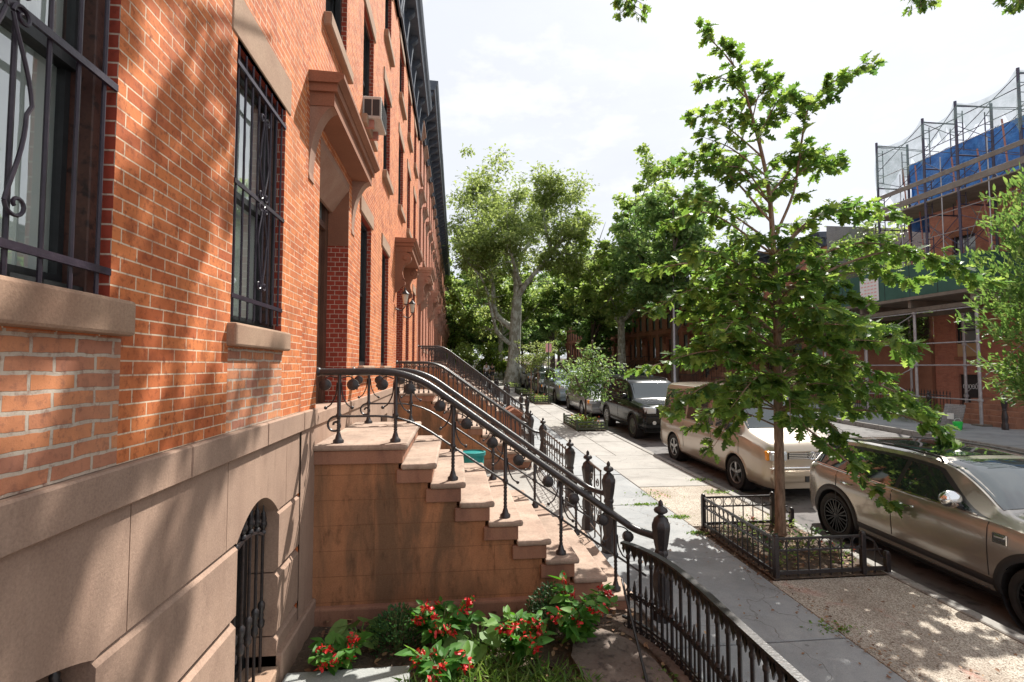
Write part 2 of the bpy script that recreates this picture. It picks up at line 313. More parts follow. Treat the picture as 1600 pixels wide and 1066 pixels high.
M['seat']=base('car_interior',(.05,.045,.04),.9)[0]
M['tarp']=mottled('blue_tarpaulin',(.03,.15,.48),(.06,.24,.62),2.5,.45,.05,1,fine=5)
M['plank']=mottled('grey_scaffold_plank',(.20,.17,.145),(.28,.245,.21),3,.8,.003)
M['greenply']=mottled('green_painted_plywood',(.035,.10,.075),(.05,.13,.10),1.5,.6,.002)
M['galv']=mottled('galvanised_pipe',(.42,.41,.43),(.55,.54,.55),6,.4,.001,metal=.4)
M['bluesteel']=mottled('dark_blue_scaffold_steel',(.05,.06,.11),(.09,.08,.12),6,.5,.001,c3=(.13,.06,.06)); M['orangepole']=mottled('pink_orange_strut',(.42,.17,.13),(.5,.25,.2),6,.6,.001)
M['shedwood']=mottled('shed_underside_wood',(.17,.14,.115),(.24,.20,.16),3,.85,.003)
def netm():
    m=bpy.data.materials.new('pale_debris_netting'); m.use_nodes=True; t=m.node_tree; b=t.nodes['Principled BSDF']; b.inputs['Base Color'].default_value=(.30,.42,.38,1)
    tr=N(t,'ShaderNodeBsdfTransparent'); mx=N(t,'ShaderNodeMixShader'); n=noise(t,3,4); L(t,ramp(t,n,[(.3,.2),(.7,.5)]),mx.inputs[0]); L(t,tr.outputs[0],mx.inputs[1]); L(t,b.outputs[0],mx.inputs[2]); L(t,mx.outputs[0],t.nodes['Material Output'].inputs[0]); return m
M['net']=netm()
M['ply']=base('raw_plywood',(.50,.33,.17),.8)[0]; M['white']=base('white_paint',(.75,.75,.74),.5)[0]; M['ac']=mottled('beige_ac_casing',(.62,.60,.56),(.52,.50,.46),5,.5,.001)
M['teal']=base('teal_plastic',(.01,.23,.22),.35)[0]; M['greenplastic']=base('bright_green_plastic',(.03,.65,.09),.4)[0]; M['skin']=base('skin',(.42,.25,.18),.6)[0]
M['shirt']=base('white_shirt',(.75,.76,.78),.8)[0]; M['shorts']=base('dark_shorts',(.03,.03,.04),.8)[0]; M['hair']=base('dark_hair',(.03,.02,.015),.6)[0]; M['darkcloth']=base('black_clothes',(.025,.025,.03),.8)[0]
M['woodfence']=mottled('dark_green_timber',(.06,.08,.055),(.10,.12,.08),6,.8,.003)
M['signred']=base('pink_sign',(.75,.38,.36),.6)[0]; M['lampglass']=base('frosted_lantern_glass',(.6,.55,.45),.3)[0]
# ------------------------------------------------------------------ ground
FX=-1.28; CURB=5.0; OC=14.95; OFX=21.2
rnd=random.Random(7)
def sheet(name,x0,x1,y0,y1,off,mat,kind='structure',nx=1,ny=1):
    m=MB(); xs=[x0+(x1-x0)*i/nx for i in range(nx+1)]; ys=[y0+(y1-y0)*i/ny for i in range(ny+1)]
    for x in xs:
        for y in ys: m.v.append((x,y,G(y)+off))
    for i in range(nx):
        for j in range(ny): a=i*(ny+1)+j; m.f.append((a,a+ny+1,a+ny+2,a+1))
    return tag(m.build(name,mat),kind=kind)
sheet('ground',-140,180,-40,420,-.24,M['soil'])
sheet('road',CURB+.1,OC-.1,-30,400,-.16,M['asphalt'])
def slabs(name,cells,mat,off=0,th=.06):
    m=MB()
    for x0,x1,y0,y1 in cells:
        g=.010; d=rnd.uniform(-.004,.004); tx=rnd.uniform(-.003,.003)
        x0+=g;x1-=g;y0+=g;y1-=g; c=.006
        v=[(x0,y0,-th),(x1,y0,-th),(x1,y1,-th),(x0,y1,-th),(x0,y0,-c),(x1,y0,-c),(x1,y1,-c),(x0,y1,-c),(x0+c,y0+c,tx),(x1-c,y0+c,-tx),(x1-c,y1-c,0),(x0+c,y1-c,tx)]
        v=[(x,y,z+G(y)+off+d) for x,y,z in v]
        fs=[(8,9,10,11)]+[(a,(a+1)%4,4+(a+1)%4,4+a) for a in range(4)]+[(4+a,4+(a+1)%4,8+(a+1)%4,8+a) for a in range(4)]
        m.add(v,fs)
    return tag(m.build(name,mat),kind='structure')
ysA=[-12,-9.6,-7.2,-4.8,-2.6,-.2,2.1,4.25,6.05,8.3,10.4,12.4]
cells=[(1.8,3.42,a,b) for a,b in zip(ysA,ysA[1:])]
y=12.4
far=[]
while y<150:
    h=rnd.uniform(1.5,2.1); cells+=[(1.8,3.2,y,y+h)]; far+=[(3.2,3.95,y,y+h)] ; y+=h
slabs('sidewalk_flagstones',cells,M['bluestone']); slabs('sidewalk_middle_flags',far,M['concrete'],-.002)
sheet('sidewalk_bed',1.7,CURB,-20,400,-.03,M['soil'])
agg=[(3.42,4.86,a,b) for a,b in ((-9,-5.8),(-5.8,-2.6),(-2.6,.4),(.4,3.1),(3.1,5.4),(7.2,9.4))]
slabs('sidewalk_aggregate',agg,M['aggregate'],-.004)
cc=[(3.42,4.86,9.4,10.9),(3.42,4.86,10.9,12.4)]; y=12.4
while y<150:
    h=rnd.uniform(1.6,2.4)
    if not(16.4<y+h/2<18.7 or 26<y+h/2<29 or 31<y+h/2<34): cc.append((3.95,4.86,y,y+h))
    y+=h
slabs('sidewalk_kerb_strip',cc,M['concrete'],-.006)
m=MB(); y=-12
while y<200:
    h=2.4; a=y+.008;b=y+h-.008
    for x0,x1 in((4.86,CURB),(OC,OC+.15)):
        m.add([(x,yy,G(yy)+z) for yy in(a,b) for x,z in((x0,-.2),(x0,-.002),(x0+.012,.008),(x1-.015,.006),(x1,-.012),(x1,-.2))],[(0,1,7,6),(1,2,8,7),(2,3,9,8),(3,4,10,9),(4,5,11,10),(0,1,2,3,4,5),(6,7,8,9,10,11)])
    y+=h
tag(m.build('kerb',M['curb']),kind='structure')
cells=[];y=-6
while y<150:
    h=rnd.uniform(1.6,2.2); cells+=[(OC+.15,16.9,y,y+h),(16.9,18.7,y,y+h)]; y+=h
slabs('opposite_sidewalk',cells,M['bluestone']); sheet('opposite_areaway',18.7,OFX+.5,-8,150,-.02,M['concrete'])
sheet('areaway_paving',FX,1.8,4.9,150,-.02,M['concrete'],ny=1)
# ------------------------------------------------------------------ facades
def facade(mb,y0,y1,z0,z1,holes,rev,x=0.):
    "flat wall in the plane x with true openings and their reveals"
    ys=sorted({y0,y1,*[h[0] for h in holes],*[h[1] for h in holes]}); zs=sorted({z0,z1,*[h[2] for h in holes],*[h[3] for h in holes]})
    for a,b in zip(ys,ys[1:]):
        run=None
        for c,d in zip(zs,zs[1:]):
            if any(h[0]<(a+b)/2<h[1] and h[2]<(c+d)/2<h[3] for h in holes): continue
            mb.add([(x,a,c),(x,b,c),(x,b,d),(x,a,d)],[(0,1,2,3)])
def reveals(mb,holes,rev,x=0.):
    for a,b,c,d in holes:
        mb.add([(x,a,c),(x-rev,a,c),(x-rev,a,d),(x,a,d)],[(0,1,2,3)]); mb.add([(x,b,c),(x-rev,b,c),(x-rev,b,d),(x,b,d)],[(0,1,2,3)])
        mb.add([(x,a,d),(x-rev,a,d),(x-rev,b,d),(x,b,d)],[(0,1,2,3)]); mb.add([(x,a,c),(x-rev,a,c),(x-rev,b,c),(x,b,c)],[(0,1,2,3)])
def window(root,y0,y1,z0,z1,rev=.1,far=True,frame='frame_black',lintel=True,sill=True,lm='brownstone_trim',arc=False,bars=False,casing=.06,lint_h=.22,curtain=False):
    X=-rev; m=MB()
    e=casing
    for a,b,c,d in((y0,y0+e,z0,z1),(y1-e,y1,z0,z1),(y0+e,y1-e,z1-e,z1),(y0+e,y1-e,z0,z0+e)): m.box(X-.05,X+.012,a,b,c,d)
    s=.04; mid=(z0+z1)/2
    for (c,d,xo) in((mid-.02,z1-e,-.035),(z0+e,mid+.02,-.06)):
        for a,b,p,q in((y0+e,y0+e+s,c,d),(y1-e-s,y1-e,c,d),(y0+e+s,y1-e-s,d-s,d),(y0+e+s,y1-e-s,c,c+s)): m.box(X+xo-.03,X+xo,a,b,p,q)
    w=m.build('window',M[frame],root)
    for (c,d,xo) in((mid,z1-e-s+.005,-.05),(z0+e+s-.005,mid,-.078)):
        g=MB().add([(X+xo,y0+e,c),(X+xo,y1-e,c),(X+xo,y1-e,d),(X+xo,y0+e,d)],[(0,1,2,3)]).build('pane',M['pane_far' if far else 'pane'],w)
    if not far:
        MB().box(X-.9,X-.88,y0-.3,y1+.3,z0-.3,z1+.3).box(X-.9,X-.11,y0-.02,y0-.0,z0-.1,z1+.1).box(X-.9,X-.11,y1,y1+.02,z0-.1,z1+.1).box(X-.9,X-.11,y0,y1,z1,z1+.02).box(X-.9,X-.11,y0,y1,z0-.02,z0).build('interior_lining',M['interior'],w)
        if curtain:
            cm=MB(); k=60; vs=[]
            for i in range(k+1):
                yy=y0+e+(y1-y0-2*e)*i/k; xx=X-.12+.018*math.sin(i*1.3)+.012*math.sin(i*3.1)
                vs+=[(xx,yy,z0+.02),(xx,yy,z1-.02)]
            cm.add(vs,[(2*i,2*i+1,2*i+3,2*i+2) for i in range(k)]).build('curtain',M['curtain'],w,smooth=60)
    if sill: MB().box(-rev,.075,y0-.06,y1+.06,z0-.14,z0-.001,.012).build('sill',M[lm],w)
    if lintel: MB().box(-.05,.022,y0-.1,y1+.1,z1+.001,z1+lint_h,.008).build('lintel',M[lm],w)
    return w
def hood(root,y0,y1,zb,zt,proj,style,mat='hood'):
    m=MB(); m.box(.0,proj-.06,y0+.05,y1-.05,zt-.28,zt-.16); m.box(0,proj-.03,y0+.025,y1-.025,zt-.16,zt-.09); 
    m.prism([(0,zt-.09),(proj-.02,zt-.09),(proj+.03,zt-.05),(proj+.03,zt-.015),(proj,zt),(0,zt+.01)],y0,y1,'y')
    h=m.build('door_hood',M[mat],root)
    for a in(y0+.06,y1-.06-.15):
        b=MB(); zt2=zt-.28; n=12
        if style=='curve':
            pts=[(0,zt2),(proj-.07,zt2)]+[((proj-.07)*(1-math.sin(PI/2*i/n))**1.15,zt2-(zt2-zb)*(1-math.cos(PI/2*i/n))**.85) for i in range(1,n)]+[(0.012,zb),(0,zb)]
            b.prism(pts,a,a+.15,'y')
        else:
            P=proj-.08; hh=zt2-zb
            pts=[(0,zt2),(P,zt2)]
            for i in range(9): t=PI/2-PI*i/8*1.15; pts.append((P-.12+.12*math.cos(t),zt2-.13+.12*math.sin(t)))
            for i in range(7): t=i/6; pts.append((P*.62-.05*math.sin(t*PI)-.02*t,zt2-.25-hh*.38*t))
            for i in range(7): t=PI/2-PI*i/6; pts.append((P*.42+.07*math.cos(t),zt2-hh*.78+.07*math.sin(t)))
            pts+= [(.03,zb),(0,zb)]
            b.prism(pts,a,a+.15,'y')
            b.lathe([(.05,a-.015),(.06,a),(.06,a+.15),(.05,a+.165)],(P-.12,0,zt2-.13),12,'y')
        b.build('bracket',M['hoodlight' if style=='curve' else mat],h)
    return h
def doorway(root,y0,y1,z0,z1,rev=.24):
    m=MB(); X=-rev
    m.box(X-.06,X,y0,y0+.13,z0,z1); m.box(X-.06,X,y1-.13,y1,z0,z1); m.box(X-.06,X,y0+.13,y1-.13,z1-.1,z1); m.box(X-.05,X+.01,y0+.13,y1-.13,z1-.6,z1-.53)
    d=m.build('door',M['dark_wood'],root); yc=(y0+y1)/2
    for a,b in((y0+.13,yc-.005),(yc+.005,y1-.13)):
        l=MB(); l.box(X-.08,X-.04,a,b,z0,z1-.6)
        for c,e in((z0+.12,z0+.62),(z0+.74,z0+1.1),(z0+1.2,z1-.72)):
            l.box(X-.04,X-.025,a+.09,b-.09,c,e,.01)
        l.build('door_leaf',M['dark_wood'],d)
    MB().ball((X-.0,yc+.05,z0+1.0),.03).build('handle',M['chrome'],d)
    MB().add([(X-.045,y0+.13,z1-.53),(X-.045,y1-.13,z1-.53),(X-.045,y1-.13,z1-.1),(X-.045,y0+.13,z1-.1)],[(0,1,2,3)]).build('transom_pane',M['pane_far'],d)
    return d
def cornice(root,y0,y1,z,zt,proj,nb,mat='cornice'):
    m=MB(); m.box(0,.05,y0,y1,z,zt-.32); m.box(0,.09,y0,y1,z,z+.07); m.box(0,.08,y0,y1,zt-.42,zt-.32)
    m.prism([(0,zt-.32),(proj-.1,zt-.32),(proj-.07,zt-.2),(proj-.02,zt-.14),(proj+.02,zt-.04),(proj+.02,zt),(0,zt+.03)],y0,y1,'y')
    c=m.build('cornice',M[mat],root)
    for i in range(nb):
        yy=y0+.15+(y1-y0-.3)*i/(nb-1); hb=zt-.32-z
        b=MB().prism([(.05,zt-.32),(proj-.16,zt-.32),(proj-.14,zt-.4),(proj-.2,zt-.47),(proj-.32,zt-.55),(.16,zt-.62),(.14,zt-.72),(.10,z+.06),(.05,z+.04)],yy-.07,yy+.07,'y')
        b.build('cornice_bracket',M[mat],c)
    return c
def rowhouse(name,label,kw,P=6.35,wm='brick',colz=(2.33,4.4),w2=(5.75,7.35),w3=(8.28,9.5),corn=(9.78,10.95,.42,7),dy=(.46,1.78),dz=(1.66,4.15),cols=((2.55,3.4),(4.55,5.4)),hoodz=(3.95,4.88,.27,'curve'),hm='hood',far=True,lm='brownstone_trim',lint=.22,cm='cornice',base_m='brownstone',depth=10,door=True):
    root=empty(name,**kw); tag(root,label,'row house','brick row houses along the street')
    holes=[]
    if door: holes.append((dy[0],dy[1],dz[0],dz[1]))
    wins=[(a,b,*colz) for a,b in cols]+[(a,b,*w2) for a,b in ((.55,1.5),*cols)]+[(a,b,*w3) for a,b in ((.55,1.5),*cols)]
    m=MB(); facade(m,0,P,1.9,corn[0],holes+wins,.1)
    zt=corn[1]
    m.add([(0,P,0),(-depth,P,0),(-depth,P,zt),(0,P,zt)],[(0,1,2,3)]); m.add([(0,0,0),(-depth,0,0),(-depth,0,zt),(0,0,zt)],[(0,1,2,3)]); m.add([(-depth,0,0),(-depth,P,0),(-depth,P,zt),(-depth,0,zt)],[(0,1,2,3)])
    m.build('wall',M[wm],root)
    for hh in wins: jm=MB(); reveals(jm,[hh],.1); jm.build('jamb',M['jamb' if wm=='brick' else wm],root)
    r=MB()
    if door: r.add([(0,dy[1],dz[0]),(-.24,dy[1],dz[0]),(-.24,dy[1],dz[1]),(0,dy[1],dz[1])],[(0,1,2,3)]); r.add([(0,dy[0],dz[0]),(-.24,dy[0],dz[0]),(-.24,dy[0],dz[1]),(0,dy[0],dz[1])],[(0,1,2,3)]); r.add([(0,dy[0],dz[1]),(-.24,dy[0],dz[1]),(-.24,dy[1],dz[1]),(0,dy[1],dz[1])],[(0,1,2,3)])
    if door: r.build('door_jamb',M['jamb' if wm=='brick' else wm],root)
    MB().box(-depth,0,0,P,zt-.1,zt-.02).build('roof',M['soil'],root)
    b=MB(); b.box(-.3,.03,0,P,1.78,1.9,.008); bh=[(a,c,.55,1.45) for a,c in cols]; facade(b,0,P,-.5,1.78,bh,.15,.012); reveals(b,bh,.12,.012)
    b.build('brownstone_base',M[base_m],root)
    for a,c in cols: window(root,a,c,.55,1.45,.1,True,lintel=False,sill=False)
    for a,c,z0,z1 in wins: window(root,a,c,z0,z1,.075,far,lm=lm,lint_h=lint)
    if door: doorway(root,*dy,*dz)
    if door: hood(root,.03,2.15,hoodz[0],hoodz[1],hoodz[2],hoodz[3],hm)
    cornice(root,0,P,*corn,mat=cm)
    return root
HP=6.35
h2=rowhouse('brick_row_house','orange brick row house with curved door hood behind the nearest brownstone stoop',dict(loc=(FX,4.45,G(4.45+2))),far=False,dz=(1.66,4.5))
MB().prism([(-.22,4.15),(-.19,4.15),(.0,4.42),(.0,4.5),(-.22,4.5)],.475,1.765,'y').build('door_header',M['hoodlight'],h2)
MB().box(-.235,.0,1.766,1.778,3.75,4.5).build('jamb_stone',M['hood'],h2)
# window unit air conditioner in the second floor middle window
ac=empty('air_conditioner',(FX,7.02,5.73)); ac.scale=(.72,.85,.78); tag(ac,'beige window air conditioner sticking out of the second floor window above the hood','air conditioner')
MB().box(-.15,.34,0,.62,.02,.42,.012).build('casing',M['ac'],ac)
g=MB()
for i in range(9): g.box(.341,.349,.05,.57,.06+i*.038,.072+i*.038)
for q in(.345,): pass
for i in range(2):
    g.box(.03+.15*i,.16+.15*i,-.006,0.,.07,.36)
g.build('grille',M['blackplastic'],ac)
for ya in (.05,.48): MB().box(-.02,.2,ya,ya+.07,-.12,.02).build('support_bracket',M['orangepole'],ac)
h3=rowhouse('brick_row_house','orange brick row house with scrolled hood brackets and two wall lanterns by its door',dict(loc=(FX,4.45+HP,G(4.45+HP+2))),hoodz=(3.75,4.88,.42,'scroll'))
hb=rowhouse('brick_row_house','taller smooth brick row house on the left, nearest of the ones with bracketed window hoods',dict(loc=(FX,4.45+2*HP,G(4.45+2*HP+2))),wm='brick_b',colz=(2.7,4.9),w2=(6.1,7.8),w3=(8.75,10.2),corn=(10.5,11.75,.62,9),dz=(2.1,4.6),dy=(.46,1.78),hoodz=(4.1,5.35,.5,'scroll'),hm='hoodlight',lint=.34,lm='hoodlight')
LH=[hb]
def bracketed(root):
    for c in kids(root):
        if c.name.startswith('window'):
            for q in kids(c):
                if q.name.startswith('lintel'):
                    me=q.data; ys=[v.co.y for v in me.vertices]; zs=[v.co.z for v in me.vertices]; m=MB(); a,b,z0,z1=min(ys),max(ys),min(zs),max(zs)
                    m.prism([(0.022,z0+.12),(.1,z1-.1),(.16,z1-.06),(.16,z1),(0.022,z1)],a-.04,b+.04,'y'); m.build('window_hood',M['hoodlight'],c)
bracketed(hb)
ords=['second','third','fourth','fifth','sixth','seventh','eighth','ninth','tenth','eleventh','twelfth','thirteenth']
for k in range(1,11):
    yy=4.45+(2+k)*HP; c=dup(hb,(FX,yy,G(yy+2)),label='taller smooth brick row house on the left, %s house up from the curved-hood one'%ords[k+1])
# ivy wall at the far end of the left row
# ------------------------------------------------------------------ nearest house (the left foreground)
nh=empty('brick_row_house',(FX,0,0)); tag(nh,'nearest orange brick house with barred parlour windows and grooved brownstone base','row house','brick row houses along the street')
Wn=[(1.05,2.045,2.6,4.3),(3.07,3.93,2.6,4.28)]
up2=[(.9,1.85,5.75,7.35),(2.95,3.9,5.75,7.35),(-3.,-2.05,5.75,7.35)]; up3=[(a,b,8.28,9.5) for a,b,_,_ in up2]
y0n=-4.0
m=MB(); facade(m,y0n,4.45,1.975,9.78,Wn+up2+up3+[(1.0,2.12,1.975,2.46),(3.05,3.96,1.975,2.46)],.1)
m.add([(0,y0n,0),(-10,y0n,0),(-10,y0n,10.8),(0,y0n,10.8)],[(0,1,2,3)]); m.build('wall',M['brick'],nh)
m=MB(); m.add([(.0,1.0,1.975),(0,2.12,1.975),(0,2.12,2.46),(0,1.0,2.46)],[(0,1,2,3)]); m.build('reclaimed_brick_panel',M['rough'],nh)
m=MB(); m.add([(.0,3.05,1.975),(0,3.96,1.975),(0,3.96,2.46),(0,3.05,2.46)],[(0,1,2,3)]); m.build('reclaimed_brick_panel',M['rough'],nh)
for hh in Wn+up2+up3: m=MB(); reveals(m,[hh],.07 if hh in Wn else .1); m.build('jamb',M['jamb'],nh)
for a,b,c,d in up2+up3: window(nh,a,b,c,d,.08)
cornice(nh,y0n,4.45,9.78,10.95,.42,9); MB().box(-10,0,y0n,4.45,10.7,10.78).build('roof',M['soil'],nh)
nw=[]
for k,(a,b,c,d) in enumerate(Wn):
    w=window(nh,a,b,c,d,.07,False,frame='frame_black',sill=False,lintel=False,casing=.035,curtain=True)
    cx_=(-.05,-.072)[k]; MB().box(-.16,cx_,b-.05,b-.001,c,d,.004).box(-.16,cx_,a+.001,a+.05,c,d,.004).box(-.16,cx_,a+.05,b-.05,d-.06,d).build('casing',M['frame_brown'],w)
    s0,s1=((.95,2.12),(3.03,3.99))[k]
    MB().box(-.1,.055,s0,s1,2.465,2.6,.014).build('sill',M['brownstone_trim'],w)
    MB().box(-.03,.008,a-.08,b+.1,d,d+.27,.006).build('lintel',M['brownstone_trim'],w)
    nw.append(w)
def spiral(c,r0,turns,ax,n=22,start=0,sgn=1):
    "flat spiral in the plane spanned by ax=(u,v)"
    u,v=map(Vector,ax); out=[]
    for i in range(n+1):
        t=i/n; a=start+sgn*turns*2*PI*t; r=r0*(1-.8*t); out.append(Vector(c)+u*(math.cos(a)*r)+v*(math.sin(a)*r))
    return out
YZ=((0,1,0),(0,0,1))
def grille(w,a,b,zs,xx,nbars,scroll):
    m=MB()
    z0,z1=zs[0]-.12,zs[-1]+.12
    for i in range(nbars):
        yy=a+.05+(b-a-.1)*i/(nbars-1); m.tube([(xx,yy,z0),(xx,yy,z1)],(.0075),6)
    for z in zs: m.obox((xx+.012,(a+b)/2,z),(.006,0,0),(0,(b-a)/2+.0,0),(0,0,.013))
    g=m.build('window_guard',M['iron_grille'],w,smooth=40)
    s=MB(); yc,zc,h,wd=scroll
    for sy in(-1,1):
        for sz in(-1,1):
            # long S scroll: small curls at the ends, drawn in to the middle
            P=[(xx+.022,yc+sy*(.012+wd*math.sin(PI*t)**1.2*.9*(1 if t<.5 else .75)),zc+sz*(.05+h*t)) for t in [i/16 for i in range(17)]]
            s.tube(P,.006,6)
            s.tube(spiral((xx+.022,yc+sy*(.012+wd*.45),zc+sz*(.05+h)),wd*.45,1.1,YZ,16,PI if sy>0 else 0,-sy*sz),.006,6)
            s.tube(spiral((xx+.022,yc+sy*.045,zc+sz*.045),.035,1.2,YZ,16,0 if sy<0 else PI,sz*sy),.006,6)
    s.build('guard_scroll',M['iron_grille'],g,smooth=40)
grille(nw[0],1.05,2.04,(2.7,3.4,4.15),-.012,8,(1.56,3.42,.55,.09))
grille(nw[1],3.07,3.93,(2.76,3.43,4.14),-.012,8,(3.5,3.43,.5,.075))
# brownstone base: water table, big blocks, bevelled courses and segment-arched openings
m=MB(); cuts=[-4,-2.2,-.4,1.42,2.62,3.62,4.45,4.86]
for a,b in zip(cuts,cuts[1:]): m.box(-.25,.035,a+.002,b-.002,1.815,1.972,.008)
m.build('water_table',M['brownstone'],nh)
arch=[(1.12,2.04),(3.24,3.96)]
def under(y,amp=.17):
    for a,b in arch:
        amp=.10 if a<2 else .17
        if a<=y<=b: t=(y-a)/(b-a)*2-1; return 1.30+amp*(1-t*t)
    return 1.31
m=MB(); cuts=[-4,-2.2,-.4,1.05,2.22,3.10,4.12,4.86]
for a,b in zip(cuts,cuts[1:]):
    a+=.003;b-=.003
    yl=sorted({a,b,*[y for y in np.linspace(a,b,25)],*[q for ar in arch for q in ar if a<q<b]})
    poly=[(y,under(y)) for y in yl]+[(b,1.812),(a,1.812)]
    m.prism(poly,-.28,.0,'x')
m.build('base_block_course',M['brownstone'],nh)
rows=[(.86,1.305),(.41,.855),(-.1,.405)]; segs=[(-4,1.12),(2.04,3.24),(3.96,4.86)]
for a,b in segs:
    m=MB()
    for z0,z1 in rows:
        m.prism([(-.28,z0+.001),(-.02,z0+.001),(0.006,z0+.03),(.006,z1-.035),(-.022,z1-.004),(-.28,z1-.004)],a,b,'y')
    m.build('bevelled_courses',M['brownstone'],nh)
MB().box(-.25,.05,3.96,4.86,-.1,.28,.012).build('plinth',M['brownstone'],nh)
for k,(a,b) in enumerate(arch):
    w=window(nh,a+.0,b,.2,1.5,.22,False,sill=False,lintel=False,casing=.05)
    MB().box(-.25,.03,a,b,.05,.2,.01).build('sill',M['brownstone_trim'],w)
    m=MB(); n=6
    for i in range(n):
        yy=a+.07+(b-a-.14)*i/(n-1); t=(yy-a)/(b-a)*2-1; zt=1.30+.12*(1-t*t)
        m.lathe([(.011,.1),(.011,zt-.19),(.022,zt-.18),(.022,zt-.165),(.012,zt-.155),(.026,zt-.13),(.028,zt-.11),(.02,zt-.09),(.024,zt-.08),(.015,zt-.055),(.017,zt-.04),(.006,zt-.02),(.002,zt+.03)],(-.08,yy,0),8)
        zb=zt-.19
        for zz in(.62,): m.lathe([(.012,zz-.12),(.024,zz-.1),(.026,zz-.07),(.015,zz-.05),(.02,zz-.03),(.015,zz-.01),(.024,zz+.02),(.026,zz+.05),(.012,zz+.07)],(-.08,yy,0),8)
        if i:
            t0=(yp-a)/(b-a)*2-1; z2=1.30+.12*(1-t0*t0)-.19; m.obox((-.08,(yy+yp)/2,(zb+z2)/2),(.012,0,0),(0,(yy-yp)/2,(zb-z2)/2),(0,0,.009))
        yp=yy
    m.build('window_guard',M['iron'],w,smooth=45)
# ------------------------------------------------------------------ stoops and iron railings
TX=[-.46+.268*i for i in range(9)]; RISE=.1845
def smoothpath(P,k=5):
    "round the corners of a polyline"
    P=[Vector(p) for p in P]; out=[P[0]]
    for i in range(1,len(P)-1):
        a,b,c=P[i-1],P[i],P[i+1]; d=min((b-a).length,(c-b).length)*.45; d=min(d,.28)
        p=b+(a-b).normalized()*d; q=b+(c-b).normalized()*d
        for j in range(k+1): t=j/k; out.append(p*(1-t)**2+b*2*t*(1-t)+q*t*t)
    return out+[P[-1]]
def stoop(loc,label,detail,top=1.64,width=1.9,mats=('stoopside','tread','riser')):
    "local frame: x=0 at the facade, y=0 near side, z=0 pavement"
    r=empty('stoop',loc); tag(r,label,'stoop','brownstone stoops of the left row')
    n=8 if top<1.8 else 10; rise=top/(n+1); land=.82; run=.268
    poly=[(0,-.25),(land+run*n,-.25)]
    ed=[(land+run*i) for i in range(n+1)]
    poly=[(0.0,-.25)]
    poly+= [(land+run*n-.06,-.25)]
    for i in range(n,-1,-1):
        z=top-rise*i-.055; poly+=[(ed[i]-.06,z-(rise if False else 0))]
        if i>0: poly+=[(ed[i-1]-.06,z)]
    poly+=[(0,top-.055)]
    side=MB().prism(poly,.02,width-.02,'y').build('side_wall',M[mats[0]],r)
    m=MB()
    for i in range(0,n+1):      # end blocks under each tread
        z=top-rise*i; x1=ed[i]-.02; x0=(0.0 if i==0 else ed[i-1]-.075)
        m.box(x0,x1,-.012,width+.012,z-.055-.125,z-.056,.006)
    m.build('riser',M[mats[2]],r)
    for i in range(n+1):
        z=top-rise*i; x1=ed[i]+.025; x0=0. if i==0 else ed[i-1]-.035
        MB().box(x0,x1,-.035,width+.035,z-.055,z,.02).build('landing' if i==0 else 'tread',M[mats[1]],r)
    MB().box(0,land+run*n-.3,-.045,width+.045,-.25,.2,.02).build('plinth',M[mats[2]],r)
    return r
